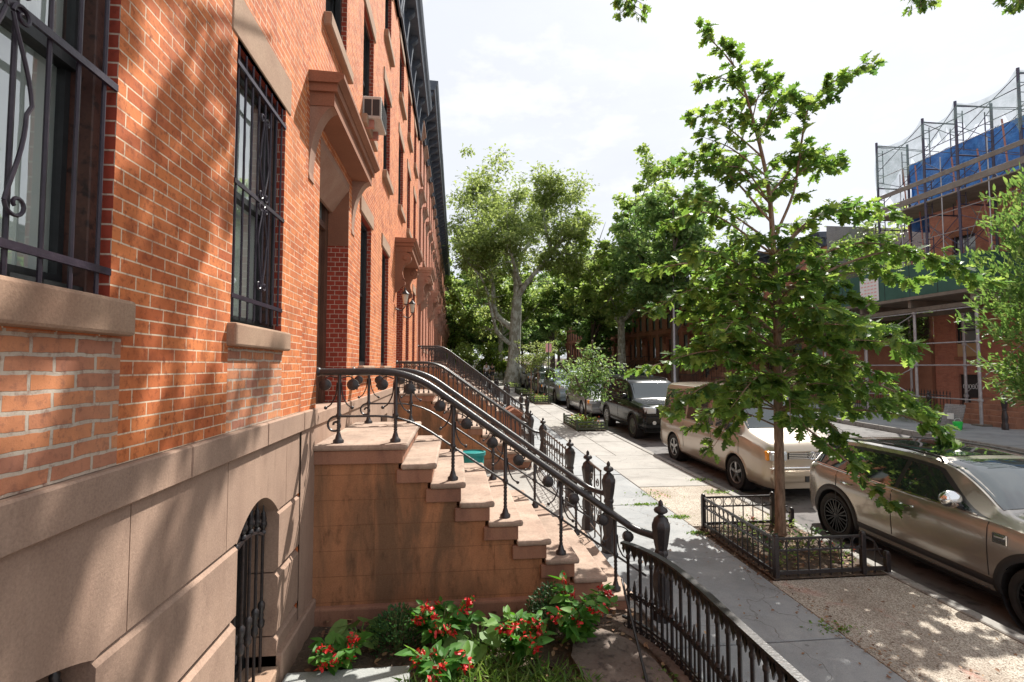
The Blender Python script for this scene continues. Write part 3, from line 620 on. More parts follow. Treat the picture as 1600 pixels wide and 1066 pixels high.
def railing(loc,label,top=1.64,style='scroll',group='railings of the left row'):
    r=empty('stoop_railing',loc); tag(r,label,'railing',group); n=8 if top<1.8 else 10; run=.268; land=.82; rise=top/(n+1); sl=rise/run
    h=.66; xe=land+run*n+.2
    knee=land+.03; zt=top+h
    P=[(0,0,zt),(knee,0,zt),(xe-.16,0,zt-(xe-.16-knee)*sl*1.04+.0),(xe,0,zt-(xe-.16-knee)*sl*1.04-.03)]
    P=smoothpath(P,8); pts=[P[0]]+P[1:]
    if style=='scroll':
        for p in pts:
            if p.x>xe-.35: p.y-=.2*((p.x-xe+.35)/.35)**1.5
    MB().tube(pts,.034 if style=='scroll' else .028,10).lathe([(.045,0),(.045,.012),(.034,.03)],(0,0,zt),12,'x').build('handrail',M['iron'],r,smooth=50)
    def rz(x):
        for a,b in zip(pts,pts[1:]):
            if a.x<=x<=b.x: return a.z+(b.z-a.z)*(x-a.x)/max(1e-6,b.x-a.x)
        return pts[-1].z
    def fz(x): # top of step under x
        if x<land: return top
        return top-rise*(1+int((x-land)/run))
    if style=='scroll':
        low=[(.22,0,top+.245),(land-.1,0,top+.245)]; lw=smoothpath([(.16,0,top+.245),(land,0,top+.245),(xe-.02,0,top+.245-(xe-.02-land)*sl)],5)
        lm=MB().tube(lw,.011,7); lm.tube(spiral((.17,0,top+.165),.08,1.25,((1,0,0),(0,0,1)),24,PI/2,1),.011,7); lm.build('lower_rail',M['iron'],r,smooth=50)
        def lz(x): return top+.245 if x<land else top+.245-(x-land)*sl
        bx=[.2,.72,1.26,1.76,2.30,2.84]
        for x in bx:
            z0=fz(x-.03); z1=rz(x)-.02; b=MB(); 
            pr=[(.05,0),(.05,.025),(.032,.04),(.024,.07),(.017,.09)]; k=18; zz=z0; hh=(lz(x)-z0)-.02
            b.lathe([(a,z0+q) for a,q in pr]+[(.0165+.003*math.sin(i*2.2),z0+.09+(hh-.09)*i/k) for i in range(k+1)]+[(.016,z0+hh),(.028,z0+hh+.02),(.028,z0+hh+.035),(.018,z0+hh+.05),(.017,z1)],(x,0,0),10)
            b.build('baluster',M['iron'],r,smooth=50)
            c=MB()
            for s in(-1,1):
                zc=rz(x+s*.12)-.12; zc2=rz(x+s*.12)
                c.tube([(x+s*.02,0,rz(x)-.045),(x+s*.12,0,zc2-.05),(x+s*.175,0,zc2-.13)] and smoothpath([(x+s*.02,0,(rz(x)+zc2)/2-.06),(x+s*.10,0,zc2-.035),(x+s*.175,0,zc-.0),(x+s*.16,0,zc-.05)],5),.006,5)
                c.lathe([(.035,-.035),(.053,-.025),(.053,.015),(.04,.035),(.012,.04)],(x+s*.125,0,zc),14,'y')
                c.tube(smoothpath([(x+s*.02,0,zc+.02),(x+s*.028,0,zc-.1),(x+s*.075,0,zc-.19),(x+s*.12,0,zc-.215)],5),.007,6)
                c.ball((x+s*.12,0,zc-.215),.017,n=8); c.ball((x+s*.175,0,zc-.01),.013,n=6)
            c.build('scroll_ornament',M['iron'],r,smooth=50)
    else:
        k=int((xe-.1)/.105)
        for j in range(k):
            x=.07+.105*j; z0=fz(x-.02); z1=rz(x)-.02; b=MB()
            b.lathe([(.022,z0),(.022,z0+.02),(.01,z0+.05),(.01,z0+(z1-z0)*.4),(.02,z0+(z1-z0)*.45),(.01,z0+(z1-z0)*.5),(.01,z1)],(x,0,0),6)
            b.tube([(x,0,z1-.1),(x+.05,0,z1-.03),(x+.1,0,z1-.1-(sl*.1 if x>land else 0))],.008,5)
            b.build('baluster',M['iron'],r,smooth=50)
        lw=smoothpath([(0,0,top+.12),(land,0,top+.12),(xe,0,top+.12-(xe-land)*sl)],3); MB().tube(lw,.009,5).build('lower_rail',M['iron'],r)
    return r,xe
def newel(loc,label,h=1.1,mat='iron',group='iron newel posts at the stoops'):
    r=empty('newel_post',loc); tag(r,label,'newel post',group); s=h/1.1
    MB().lathe([(.095,-.05),(.095,.12*s),(.085,.16*s),(.07,.2*s),(.085,.3*s),(.088,.38*s),(.062,.52*s),(.052,.58*s),(.066,.6*s),(.066,.62*s),(.056,.64*s),(.07,.7*s),(.084,.8*s),(.09,.84*s),(.09,.87*s),(.078,.89*s),(.07,.92*s),(.03,.955*s)],(0,0,0),8).build('shaft',M[mat],r,smooth=35)
    MB().lathe([(.03,.95*s),(.024,.965*s),(.06,.985*s),(.066,1.0*s),(.058,1.02*s),(.03,1.035*s),(.02,1.045*s),(.024,1.06*s),(.02,1.08*s),(.004,1.1*s)],(0,0,0),12).build('finial',M[mat],r,smooth=50)
    return r
st=stoop((FX,4.85,0),'nearest brown stone stoop rising from the flower bed, streaked with dark stains',True)
ra,_=railing((FX,4.95,0),'black iron railing along the near edge of the closest stoop')
rb=dup(ra,(FX,6.6,.0),label='black iron railing along the far edge of the closest stoop')
newel((1.93,4.72,G(4.72)),'black urn-topped iron newel post beside the curved garden fence')
newel((1.93,6.38,G(6.5)),'stout iron newel post at the foot of the closest stoop\'s far railing',1.12)
newel((1.89,7.25,G(7.2)),'ball-topped iron gate post just behind the closest stoop',1.1)
newel((1.89,8.4,G(8.4)),'ball-topped iron fence post at the corner of the scrolled areaway fence',1.08)
# house 3 and taller houses
y3=4.45+HP+.4; z3=G(y3)
stoop((FX,y3,z3),'brownstone stoop behind the teal tub, second from the camera',True)
ra3,_=railing((FX,y3+.1,z3),'near railing of the second stoop, with dense turned balusters',style='bar')
dup(ra3,(FX,y3+1.75,z3),label='far railing of the second stoop, with dense turned balusters')
newel((1.9,y3-.1,z3),'iron newel post ending the near railing of the second stoop'); newel((1.9,y3+1.75,z3),'iron newel post ending the far railing of the second stoop')
yB=4.45+2*HP+.4; zB=G(yB)
sB=stoop((FX,yB,zB),'tall brownstone stoop of the first taller house',True,top=2.1)
rB,xe=railing((FX,yB+.1,zB),'near railing of the third stoop, tall with dense balusters',top=2.1,style='bar')
nB=newel((FX+xe+.05,yB+.1,zB),'iron newel post at the near side of the third stoop',1.1)
dup(rB,(FX,yB+1.75,zB),label='far railing of the third stoop, tall with dense balusters'); dup(nB,(FX+xe+.05,yB+1.75,zB),label='iron newel post at the far side of the third stoop')
for k in range(1,6):
    yy=yB+k*HP; z=G(yy); o=ords[k+2]
    dup(sB,(FX,yy,z),label='tall brownstone stoop, %s up the left side'%o)
    dup(rB,(FX,yy+.1,z),label='near railing of the %s stoop up the left side'%o); dup(rB,(FX,yy+1.75,z),label='far railing of the %s stoop up the left side'%o)
    dup(nB,(FX+xe+.05,yy+.1,z),label='near newel post of the %s stoop up the left side'%o); dup(nB,(FX+xe+.05,yy+1.75,z),label='far newel post of the %s stoop up the left side'%o)
# ------------------------------------------------------------------ curved cast-iron garden fence on its stone kerb
path=[(1.46,4.44),(1.52,4.36),(1.58,4.24),(1.63,4.1),(1.665,3.95),(1.685,3.8),(1.695,3.6),(1.70,3.4)]+[(1.695-.0*i,3.4-.2*i) for i in range(1,26)]
pv=[Vector((x,y,0)) for x,y in path]; cum=[0]
for a,b in zip(pv,pv[1:]): cum.append(cum[-1]+(b-a).length)
def onp(s):
    for i in range(len(pv)-1):
        if s<=cum[i+1] or i==len(pv)-2: t=(s-cum[i])/(cum[i+1]-cum[i]); return pv[i].lerp(pv[i+1],t),(pv[i+1]-pv[i]).normalized()
gf=empty('garden_fence',(1.46,4.44,.05)); tag(gf,'curved black cast iron fence with leaf garland top around the flower bed','fence')
o=Vector((1.46,4.44,.05)); HT=.76
m=MB(); 
tp=[onp(s)[0]-o+Vector((0,0,HT+.05)) for s in np.linspace(0,cum[-1],60)]
for a,b in zip(tp,tp[1:]):
    d=(b-a).normalized(); n=Vector((-d.y,d.x,0)); m.obox((a+b)/2,(b-a)/2*1.01,n*.028,(0,0,.009))
m.build('top_rail',M['iron'],gf)
m=MB()
for z in(.13,): 
    q=[p+Vector((0,0,z-HT)) for p in tp]
    for a,b in zip(q,q[1:]):
        d=(b-a).normalized(); n=Vector((-d.y,d.x,0)); m.obox((a+b)/2,(b-a)/2*1.01,n*.012,(0,0,.01))
m.build('bottom_rail',M['iron'],gf)
def leafshape(m,c,d,w,l,down=True):
    "cast ivy leaf hanging below the rail"
    c=Vector(c); d=Vector(d); k=Vector((0,0,-1 if down else 1)); n=d.cross(k)
    out=[(0,0),(.5,.12),(.38,.34),(.62,.5),(.3,.66),(0,1),(-.3,.66),(-.62,.5),(-.38,.34),(-.5,.12)]
    f_=[c+d*(x*w)+k*(y*l)+n*.004 for x,y in out]; b_=[p-n*.010 for p in f_]; nn=len(out)
    m.add(f_+b_,[tuple(range(nn)),tuple(range(nn,2*nn))[::-1]]+[(i,(i+1)%nn,nn+(i+1)%nn,nn+i) for i in range(nn)])
s=.06; i=0; garl=MB(); band=MB()
while s<cum[-1]-.05:
    p,d=onp(s); p=p-o+Vector((0,0,.05)); b=MB()
    if i%2==0:
        b.lathe([(.014,-.05),(.014,HT-.13),(.02,HT-.12),(.02,HT-.1),(.014,HT-.09),(.026,HT-.05),(.03,HT-.02),(.034,HT-.005)],p,8)
        for q in(.0,): b.lathe([(.02,.36),(.024,.37),(.014,.39)],p,8)
        b.build('fence_bar',M['iron'],gf,smooth=45)
        for e in(-.045,.045): leafshape(garl,p+Vector((0,0,HT-.01))+d*e,d,.028,.075)
    else:
        b.lathe([(.009,-.05),(.009,.02),(.02,.04),(.009,.07),(.008,.3),(.016,.32),(.018,.35),(.01,.37),(.016,.4),(.012,.42),(.003,.47)],p,7)
        b.build('short_spear',M['iron'],gf,smooth=45)
        leafshape(garl,p+Vector((0,0,HT-.005)),d,.05,.125); leafshape(band,p+Vector((0,0,.3)),d,.05,.09,False); leafshape(band,p+Vector((0,0,.42)),d,.035,.09)
    for e in(-.03,.03): band.tube(spiral(p+Vector((0,0,.33))+d*e,.024,1.,(d,(0,0,1)),10,0,1 if e>0 else -1),.006,5); band.tube(spiral(p+Vector((0,0,.07))+d*e,.03,1.,(d,(0,0,1)),10,0,1 if e>0 else -1),.006,5)
    s+=.066; i+=1
garl.build('leaf_garland',M['iron'],gf); band.build('scroll_band',M['iron'],gf,smooth=50)
m=MB()
for s in np.linspace(0,cum[-1],2): pass
q=[onp(s)[0] for s in np.linspace(-.0,cum[-1],50)]
L_,R_=[],[]
for i,p in enumerate(q):
    d=(q[min(i+1,len(q)-1)]-q[max(i-1,0)]).normalized(); n=Vector((-d.y,d.x,0)); L_.append(p+n*.075); R_.append(p-n*.075)
vs=[]
for a,b in zip(L_,R_):
    u=(b-a); vs+=[a+Vector((0,0,-.1)),a+Vector((0,0,.085)),a+u*.12+Vector((0,0,.1)),b-u*.12+Vector((0,0,.1)),b+Vector((0,0,.085)),b+Vector((0,0,-.1))]
m.add(vs,[(6*i+k,6*i+k+1,6*i+k+7,6*i+k+6) for i in range(len(q)-1) for k in range(5)]+[(0,1,2,3,4,5)])
tag(m.build('garden_kerb',M['rock'],smooth=40),'low curved stone kerb carrying the garland iron fence','kerb stone')
rod=tag(MB().tube([(1.45,4.42,.5),(1.42,4.25,.45),(1.36,3.6,.1)],.011,7).build('bracing_rod',M['iron'],smooth=50),'thin iron brace leaning from the garden fence end into the flower bed','brace')
# areaway fences between the stoops (scrolled panels)
def scrollfence(x,ya,yb,label,h=.8,low=False):
    r=empty('areaway_fence',(x,ya,G(ya))); tag(r,label,'fence','low scrolled fences before the areaways'); l=yb-ya; dz=S*l
    for zz,q in((h,.016),(.1,.01),(h*.62,.008)): MB().tube([(0,0,zz),(0,l,zz+dz)],q,7).build('rail',M['iron_brown'],r,smooth=50)
    n=max(2,int(l/.24))
    m=MB()
    for i in range(n+1):
        yy=l*i/n; m.tube([(0,yy,-.02),(0,yy,h+dz)],.01,6)
        if i<n: 
            yc=yy+l/n/2
            m.tube(spiral((0,yc,h*.82),.07,1.3,YZ,18,0,1 if i%2 else -1),.007,5); m.tube(spiral((0,yc,h*.4),.09,1.3,YZ,18,PI,1 if i%2 else -1),.007,5)
            m.tube([(0,yy,.12),(0,yc,h*.35),(0,yy+l/n,.12)],.006,5)
    m.build('scrolled_bars',M['iron_brown'],r,smooth=50); return r
scrollfence(1.89,6.6,7.2,'narrow scrolled iron gate between the closest stoop and its gate post',.95)
scrollfence(1.89,8.5,y3-.2,'scrolled iron fence running from the ball-topped post towards the second stoop',.85)
scrollfence(1.89,y3+2.,yB-.1,'scrolled iron fence between the second and third stoops',.85)
for k,(x,y) in enumerate([(1.62,14.3),(1.62,15.0)]):
    r=empty('stone_gate_post',(x,y,G(y))); tag(r,['nearer brown stone gate post between stoops','farther brown stone gate post between stoops'][k],'gate post','brown gate posts')
    MB().box(-.19,.19,-.19,.19,-.05,.78,.01).build('shaft',M['hood'],r); MB().box(-.23,.23,-.23,.23,.78,.86,.015).prism([(-.21,.86),(.21,.86),(0,.98)],-.21,.21,'y').build('cap',M['hood'],r)
tub=empty('plastic_tub',(.36,10.15,G(10)))
tub.scale=(1.05,1.05,1.55); tag(tub,'teal round plastic tub with rim behind the closest stoop','tub')
MB().lathe([(.17,0),(.2,.33),(.19,.34),(.16,.02)],(0,0,0),24).build('bowl',M['teal'],tub,smooth=50); MB().lathe([(.19,.33),(.225,.33),(.225,.37),(.195,.375),(.19,.36)],(0,0,0),24).build('rim',M['teal'],tub,smooth=50)
# wall lanterns at house 3
for k,(y,lab) in enumerate([(y3-.12,'black wall lantern left of the scrolled hood doorway'),(y3+1.6,'black wall lantern right of the scrolled hood doorway')]):
    r=empty('wall_lantern',(FX,y,z3+3.55)); tag(r,lab,'wall lantern','pair of door lanterns')
    m=MB().tube(smoothpath([(0,0,-.1),(.12,0,-.16),(.2,0,-.06),(.2,0,0)],5),.012,7).lathe([(.04,0),(.05,.01)],(0,0,-.1),8,'x'); m.build('arm',M['iron'],r,smooth=50)
    MB().lathe([(.04,0),(.07,.2)],(.2,0,0),6).build('lamp_glass',M['lampglass'],r); MB().lathe([(.09,.2),(.085,.22),(.03,.28),(.015,.3),(.015,.33),(.004,.35)],(.2,0,0),6).lathe([(.02,-.02),(.045,0)],(.2,0,0),6).build('cap',M['iron'],r)
# ------------------------------------------------------------------ foliage
rng=np.random.default_rng(5)
OAK=np.array([(0,-.12),(0,0),(.05,.1),(.2,.16),(.12,.27),(.34,.4),(.16,.5),(.36,.66),(.14,.72),(.16,.86),(.04,.9),(0,1)])
def outline(half):
    h=[tuple(p) for p in half]; k=len(h)
    vs=[(x,y,abs(x)*.35) for x,y in h]+[(-x,y,abs(x)*.35) for x,y in h[1:-1]]
    right=list(range(k)); left=[0]+[k+i for i in range(k-2)]+[k-1]
    return np.array(vs),[tuple(right),tuple(left[::-1])]
LEAF={'oak':outline(OAK),
 'lance':outline([(0,0),(.13,.3),(.13,.6),(0,1)]),'oval':outline([(0,0),(.2,.15),(.3,.4),(.22,.72),(0,1)]),
 'broad':outline([(0,-.25),(.0,0),(.3,-.02),(.46,.25),(.42,.55),(.22,.82),(0,1)]),
 'tuft':outline([(0,0),(.3,.2),(.12,.45),(.42,.6),(.15,.8),(0,1)]),
 'wing':outline([(0,0),(.12,-.1),(.3,.1),(.27,.4),(.14,.75),(0,1)]),'blade':outline([(0,0),(.06,.4),(0,1)])}
LEAF['card']=(np.array([(-.45,.1,.05),(.15,-.05,.0),(.5,.55,.1),(.05,1.,.0),(-.35,.7,.12)]),[(0,1,2,3,4)])
def leaves(name,kind,pos,dirs,ups,size,mat,parent=None):
    "many leaves as one mesh: position, pointing direction, leaf normal, length"
    bv,bf=LEAF[kind]; pos=np.asarray(pos,float); d=np.asarray(dirs,float); u=np.asarray(ups,float); n=len(pos)
    d/=np.linalg.norm(d,axis=1,keepdims=True)+1e-9; u=u-d*(u*d).sum(1,keepdims=True); u/=np.linalg.norm(u,axis=1,keepdims=True)+1e-9
    w=np.cross(d,u); s=np.asarray(size,float).reshape(-1,1,1)*np.ones((n,1,1))
    V=pos[:,None,:]+s*(bv[None,:,0:1]*w[:,None,:]+bv[None,:,1:2]*d[:,None,:]+bv[None,:,2:3]*u[:,None,:])
    k=len(bv); V=V.reshape(-1,3)
    me=bpy.data.meshes.new(name)
    loops=np.concatenate([np.array(fc) for fc in bf]); tot=np.array([len(fc) for fc in bf]); nl=len(loops)
    me.vertices.add(len(V)); me.vertices.foreach_set('co',V.ravel())
    me.loops.add(nl*n); me.loops.foreach_set('vertex_index',(loops[None,:]+k*np.arange(n)[:,None]).ravel().astype(np.int32))
    me.polygons.add(len(bf)*n); st_=np.concatenate([[0],np.cumsum(tot)[:-1]])
    me.polygons.foreach_set('loop_start',(st_[None,:]+nl*np.arange(n)[:,None]).ravel().astype(np.int32))
    me.update(calc_edges=True); me.validate(); me.materials.append(mat)
    o=bpy.data.objects.new(name,me); COL.objects.link(o)
    if parent: o.parent=parent
    return o
def rv(n=1): v=rng.normal(size=(n,3)); return v/np.linalg.norm(v,axis=1,keepdims=True)
def curve(P,n=10):
    "Catmull-Rom through points"
    P=[np.array(p,float) for p in P]; P=[2*P[0]-P[1]]+P+[2*P[-1]-P[-2]]; out=[]
    for i in range(1,len(P)-2):
        for j in range(n):
            t=j/n; a,b,c,d=P[i-1:i+3]; out.append(.5*((2*b)+(-a+c)*t+(2*a-5*b+4*c-d)*t*t+(-a+3*b-3*c+d)*t**3))
    out.append(P[-2]); return np.array(out)
# --- the young oak in the fenced tree pit
oak=empty('young_oak_tree',(4.47,6.75,G(6.75))); tag(oak,'young oak tree with lobed leaves in the iron-fenced tree pit','tree')
OO=np.array([4.47,6.75,G(6.75)])
def wp(x,y,dy=0.): return np.array(at(x,y,Y=6.75+dy))-OO
trunk=curve([(0,0,-.05),(.01,0,.3),wp(1216,640),wp(1214,500,.03),wp(1208,380),wp(1200,290,.05),wp(1180,200),wp(1150,110,.05),wp(1095,45)],6)
tm=MB(); rr=np.interp(np.linspace(0,1,len(trunk)),[0,.06,.15,.3,.5,.7,1],[.095,.075,.066,.058,.038,.024,.005]); tm.tube(trunk,list(rr),12)
tm.build('trunk',M['oakbark'],oak,smooth=60)
lead=curve([wp(1212,368),wp(1240,300),wp(1252,225,-.1),wp(1265,165,-.1),wp(1300,130,-.15),wp(1362,98,-.2)],6)
br=MB(); br.tube(lead,list(np.linspace(.022,.004,len(lead))),7)
LP=[];LD=[];LU=[];LS=[]
def sprig(P,r0,dens=1.,ls=.17,start=.22,droop=.35):
    "leafy branch along a curve: alternating twigs that end in whorls of leaves"
    n=len(P); br.tube(P,list(np.linspace(r0,.003,n)),5); Ls=np.linalg.norm(np.diff(P,axis=0),axis=1).sum(); k=max(3,int(Ls*12*dens))
    for j in range(k):
        t=start+(1-start)*(j+rng.random()*.8)/k; t=min(t,1); i=min(int(t*(n-1)),n-2); p=P[i]+(P[i+1]-P[i])*(t*(n-1)-i)
        d=P[i+1]-P[i]; d/=np.linalg.norm(d)+1e-9; side=np.cross(d,(0,0,1)); side/=np.linalg.norm(side)+1e-9
        q=d*.6+side*rng.choice([-1,1])*rng.uniform(.3,1)+np.array((0,0,rng.uniform(-.3,.5))); q/=np.linalg.norm(q); tl=rng.uniform(.05,.26)*(1-.5*t)*min(1.2,Ls)
        e=p+q*tl+np.array((0,0,-.05*tl)); 
        if tl>.1: br.tube([p,(p+e)/2+np.array((0,0,.01)),e],[.004,.003,.002],4,cap=False)
        for c in range(rng.integers(3,7)):
            dd=q*.7+rv()[0]*.65+np.array((0,0,-droop*1.6)); LP.append(e+rv()[0]*.02 if c<4 else (p+e)/2); LD.append(dd); LU.append(np.array((0,0,1.))+rv()[0]*.55); LS.append(ls*rng.uniform(.65,1.25))
    for c in range(4): LP.append(P[-1]); LD.append((P[-1]-P[-2])/np.linalg.norm(P[-1]-P[-2])+rv()[0]*.6); LU.append(np.array((0,0,1))+rv()[0]*.4); LS.append(ls*rng.uniform(.7,1.1))
def ontrunk(z):
    i=int(np.argmin(abs(trunk[:,2]-z))); return trunk[i]
# branches read off the photograph (tips in photo pixels, depth offset in metres)
tips=[(1005,425,.2,3.2),(1012,488,-.3,2.7),(1008,575,.1,2.3),(1035,268,0,4.3),(1075,240,.4,4.6),(1045,640,-.5,2.0),(1070,545,.6,2.2),(1500,418,-.4,3.6),(1545,440,-.5,3.4),(1440,440,.3,3.4),(1395,335,.3,3.9),(1350,330,-.3,3.9),(1425,552,-.3,2.6),(1440,640,-.4,2.1),(1490,695,-.6,1.9),(1525,715,-.7,1.8),(1395,790,-1.0,1.7),(1340,720,-.6,1.7),(1330,640,.7,2.0),(1080,670,.4,1.9),(1110,705,-.2,1.7),(1140,640,-.9,2.0),(1270,690,-.8,1.8),(1235,660,-1.1,1.9),(1180,600,.9,2.0),(1040,350,.2,3.9),(1090,390,-.6,3.4),(1370,400,.6,3.2),(1350,470,-.8,2.9),(1080,470,.8,2.8),(1390,510,.5,2.6),(1120,260,-.3,4.6),(1290,265,.2,4.6),(1085,180,.1,5.3),(1100,215,-.2,5.0),(1250,245,0,5.0),(1310,250,.1,4.8),(1230,150,.1,5.6),(1205,130,0,5.9),(1095,130,.05,6.1),(1130,75,-.1,6.4),(1165,190,.3,5.4),(1060,310,-.4,4.1),(1330,560,-1.,2.4),(1130,520,-1,2.5)]
for x,y,dy,z0 in tips:
    a=ontrunk(z0); b=wp(x,y,dy); L_=np.linalg.norm(b-a); mid=a*.45+b*.55+np.array((0,0,.16*L_))+rv()[0]*.08*L_
    sprig(curve([a,mid,b],6),.006+.008*min(L_,2.2),1.0)
for j in range(58):   # the rest of the crown, all round the trunk
    z0=1.5+2.5*(j+.5)/58; az=j*2.39996+rng.uniform(-.3,.3); L_=(1.5-.28*abs(z0-2.3))*rng.uniform(.55,1.0)
    a=ontrunk(z0); d=np.array((math.cos(az),math.sin(az),0)); b=a+d*L_+np.array((0,0,.25*L_-.15)); mid=(a+b)/2+np.array((0,0,.12*L_)); sprig(curve([a,mid,b],5),.014,1.15)
for j in range(14):
    z0=4.2+2.4*(j+.5)/14; az=j*2.39996; L_=rng.uniform(.25,.55)*(1-.09*(z0-4.2)); a=ontrunk(z0); d=np.array((math.cos(az),math.sin(az),0)); b=a+d*L_+np.array((0,0,.45*L_)); sprig(curve([a,(a+b)/2+(0,0,.04),b],4),.008,.9,start=.1)
for j in range(9):
    i=5+int(j*(len(lead)-8)/9); a=lead[i]; az=j*2.4; b=a+np.array((math.cos(az)*.5,math.sin(az)*.5,.2))*rng.uniform(.35,.7); sprig(curve([a,(a+b)/2+(0,0,.04),b],4),.006,1.,start=.1)
sprig(lead[12:],.008,1.0,start=.0); sprig(trunk[-10:],.008,1.,start=0)
br.build('branches',M['oakbark'],oak,smooth=60)
leaves('crown','oak',LP,LD,LU,LS,M['oakleaf'],oak)
# --- generic bigger trees
def bigtree(name,label,loc,h,spread,forkz,r0,lm,bm,ncl,lpc,ls,seed,limbs=7,kind='card',asp=1.,clr=.75,lowz=None,group='street trees',lean=(0,0),fork=None,sink=0):
    global rng
    keep=rng; rng=np.random.default_rng(seed); r=empty(name,loc); tag(r,label,'tree',group)
    lowz=lowz or forkz*1.05; b=MB(); top=np.array((lean[0],lean[1],h*.62)); tr=curve([(0,0,-.2),(lean[0]*.15,lean[1]*.15,forkz*.6),(lean[0]*.4,lean[1]*.4,forkz),(lean[0]*.8,lean[1]*.8,(forkz+h*.6)/2),top],6)
    b.tube(tr,list(np.interp(np.linspace(0,1,len(tr)),[0,.05,.4,1],[r0*1.5,r0*1.05,r0*.85,r0*.3])),10); b.build('trunk',M[bm],r,smooth=60)
    lb=MB(); ends=[]
    cz=(h+lowz)/2; hz=(h-lowz)/2
    for i in range(limbs):
        az=i*2.39996+rng.uniform(-.3,.3); zz=rng.uniform(.1,.95); rad=spread*math.sqrt(max(.05,1-(zz*1.7-.75)**2))*rng.uniform(.75,1.05)
        e=np.array((lean[0]+rad*math.cos(az),lean[1]+rad*math.sin(az),lowz+2*hz*zz)); k=rng.integers(int(len(tr)*.42),len(tr)-3); a=tr[k]
        m_=a*.5+e*.5+np.array((0,0,-.06*h*rng.random()))+rv()[0]*.05*h; c=curve([a,m_,e],7); lb.tube(c,list(np.linspace(r0*.42,.03,len(c))),7); 
        for j in range(4): q=c[min(len(c)-1,5+j*3)]; ends.append(q)
        for j in range(5):
            q=c[rng.integers(5,len(c)-1)]; e2=q+rv()[0]*np.array((1,1,.8))*spread*.42+np.array((0,0,.05*h)); e2[2]=max(e2[2],lowz); c2=curve([q,(q+e2)/2+rv()[0]*.3,e2],4); lb.tube(c2,list(np.linspace(r0*.16,.015,len(c2))),5,cap=False); ends+= [c2[4],c2[-1]]
    lb.build('limbs',M[bm],r,smooth=60)
    ends=np.array(ends); P=[];D=[];U=[]
    for i in range(ncl):
        c=ends[rng.integers(len(ends))]+rv()[0]*rng.uniform(0,spread*.2); rad=rng.uniform(.35,1)*clr; q=rng.normal(size=(lpc,3))*np.array((rad,rad,rad*.55))*.6; P.append(c+q); dd=q/ (np.linalg.norm(q,axis=1,keepdims=True)+.1)+rv(lpc)*.8+np.array((0,0,-.3)); D.append(dd); U.append(rv(lpc)*.7+np.array((0,0,1)))
    P=np.concatenate(P); leaves('crown',kind,P,np.concatenate(D),np.concatenate(U),ls*rng.uniform(.6,1.3,len(P)),M[lm],r)
    rng=keep; return r
# plane tree with pale forked limbs, centre of the view (built to the photographed fork)
def planetree():
    global rng
    r=empty('plane_tree',(4.75,43.5,G(43.5))); tag(r,'large plane tree with pale forked limbs in the middle of the view','tree','street trees')
    o_=np.array((4.75,43.5,G(43.5))); q=lambda x,y,d=0: np.array(at(x,y,Y=43.5+d))-o_
    b=MB(); t=curve([(0,0,-.3),q(803,560),q(806,500),q(808,465)],5); b.tube(t,[1.0,.78,.66,.6,.57,.55,.53,.52,.5,.48,.47,.46,.44,.42,.4,.4],12); b.build('trunk',M['planebark'],r,smooth=60)
    lb=MB(); ends=[]
    segs=[([q(808,465),q(825,440,-1),q(862,395,-2),q(905,340,-3)],.2),([q(808,465),q(806,420),q(800,360,1),q(812,290,1)],.22),([q(803,515),q(775,490,1),q(770,445,1),q(762,400,1.5),q(745,340,2)],.2),([q(800,540),q(778,520,-1),q(770,495,-1.5),q(755,440,-2),q(722,400,-3)],.14),([q(806,440),q(790,400,3),q(770,330,4),q(755,290,4)],.13),([q(862,395,-2),q(850,340,-2),q(858,300,-1)],.1),([q(806,420),q(830,370,3),q(850,310,5)],.12),([q(770,445,1),q(735,410,3),q(712,370,3)],.08),([q(815,450),q(800,400,-4),q(790,330,-5)],.12),([q(862,395,-2),q(895,400,-1),q(905,430,0)],.07)]
    for P,r0 in segs:
        c=curve(P,6); lb.tube(c,list(np.linspace(r0*1.5,.05,len(c))),8); 
        for j in range(6): ends.append(c[rng.integers(len(c)//2,len(c))])
        for j in range(9):
            a=c[rng.integers(len(c)//3,len(c))]; e=a+rv()[0]*np.array((2.3,2.3,1.8)); c2=curve([a,(a+e)/2+rv()[0]*.3,e],4); lb.tube(c2,list(np.linspace(.05,.012,len(c2))),5,cap=False); ends+=[c2[-1],c2[5]]
    lb.build('limbs',M['planebark'],r,smooth=60)
    ends=np.array(ends); P=[];D=[];U=[]
    for i in range(430):
        c=ends[rng.integers(len(ends))]+rv()[0]*rng.uniform(0,1.3)
        zf=q(808,425)[2]
        if c[2]<zf and rng.random()<.85: c[2]=zf+rng.uniform(0,9)
        c[0]=np.clip(c[0],-5.2,5.6); rad=rng.uniform(.4,1.); n=70; g=rng.normal(size=(n,3))*np.array((rad,rad,rad*.5))*.62; P.append(c+g); D.append(g+rv(n)*.6+(0,0,-.3)); U.append(rv(n)*.7+np.array((0,0,1)))
    P=np.concatenate(P); leaves('crown','tuft',P,np.concatenate(D),np.concatenate(U),.27*rng.uniform(.6,1.3,len(P)),M['planeleaf'],r)
planetree()
T=lambda *a,**k: bigtree(*a,**k)
def tloc(x,y): return (x,y,G(y))
t1=T('plane_tree','tall pale-barked tree in front of the far brick houses, across the road',tloc(15.6,47),19.3,7.4,6,.38,'midleaf','planebark',330,80,.3,11,limbs=11,lowz=6.5)
t2=T('dense_tree','dark dense tree on the far side showing behind the oak\'s left side',tloc(16.4,37),15.6,5.2,4.8,.28,'darkleaf','darkbark',240,90,.27,12,limbs=9,lowz=6.4)
t3=T('dense_tree','broad dark tree behind the tall pale-barked one across the road',tloc(17.0,62),17,7,4,.32,'darkleaf','darkbark',210,75,.36,13,limbs=9,lowz=4)
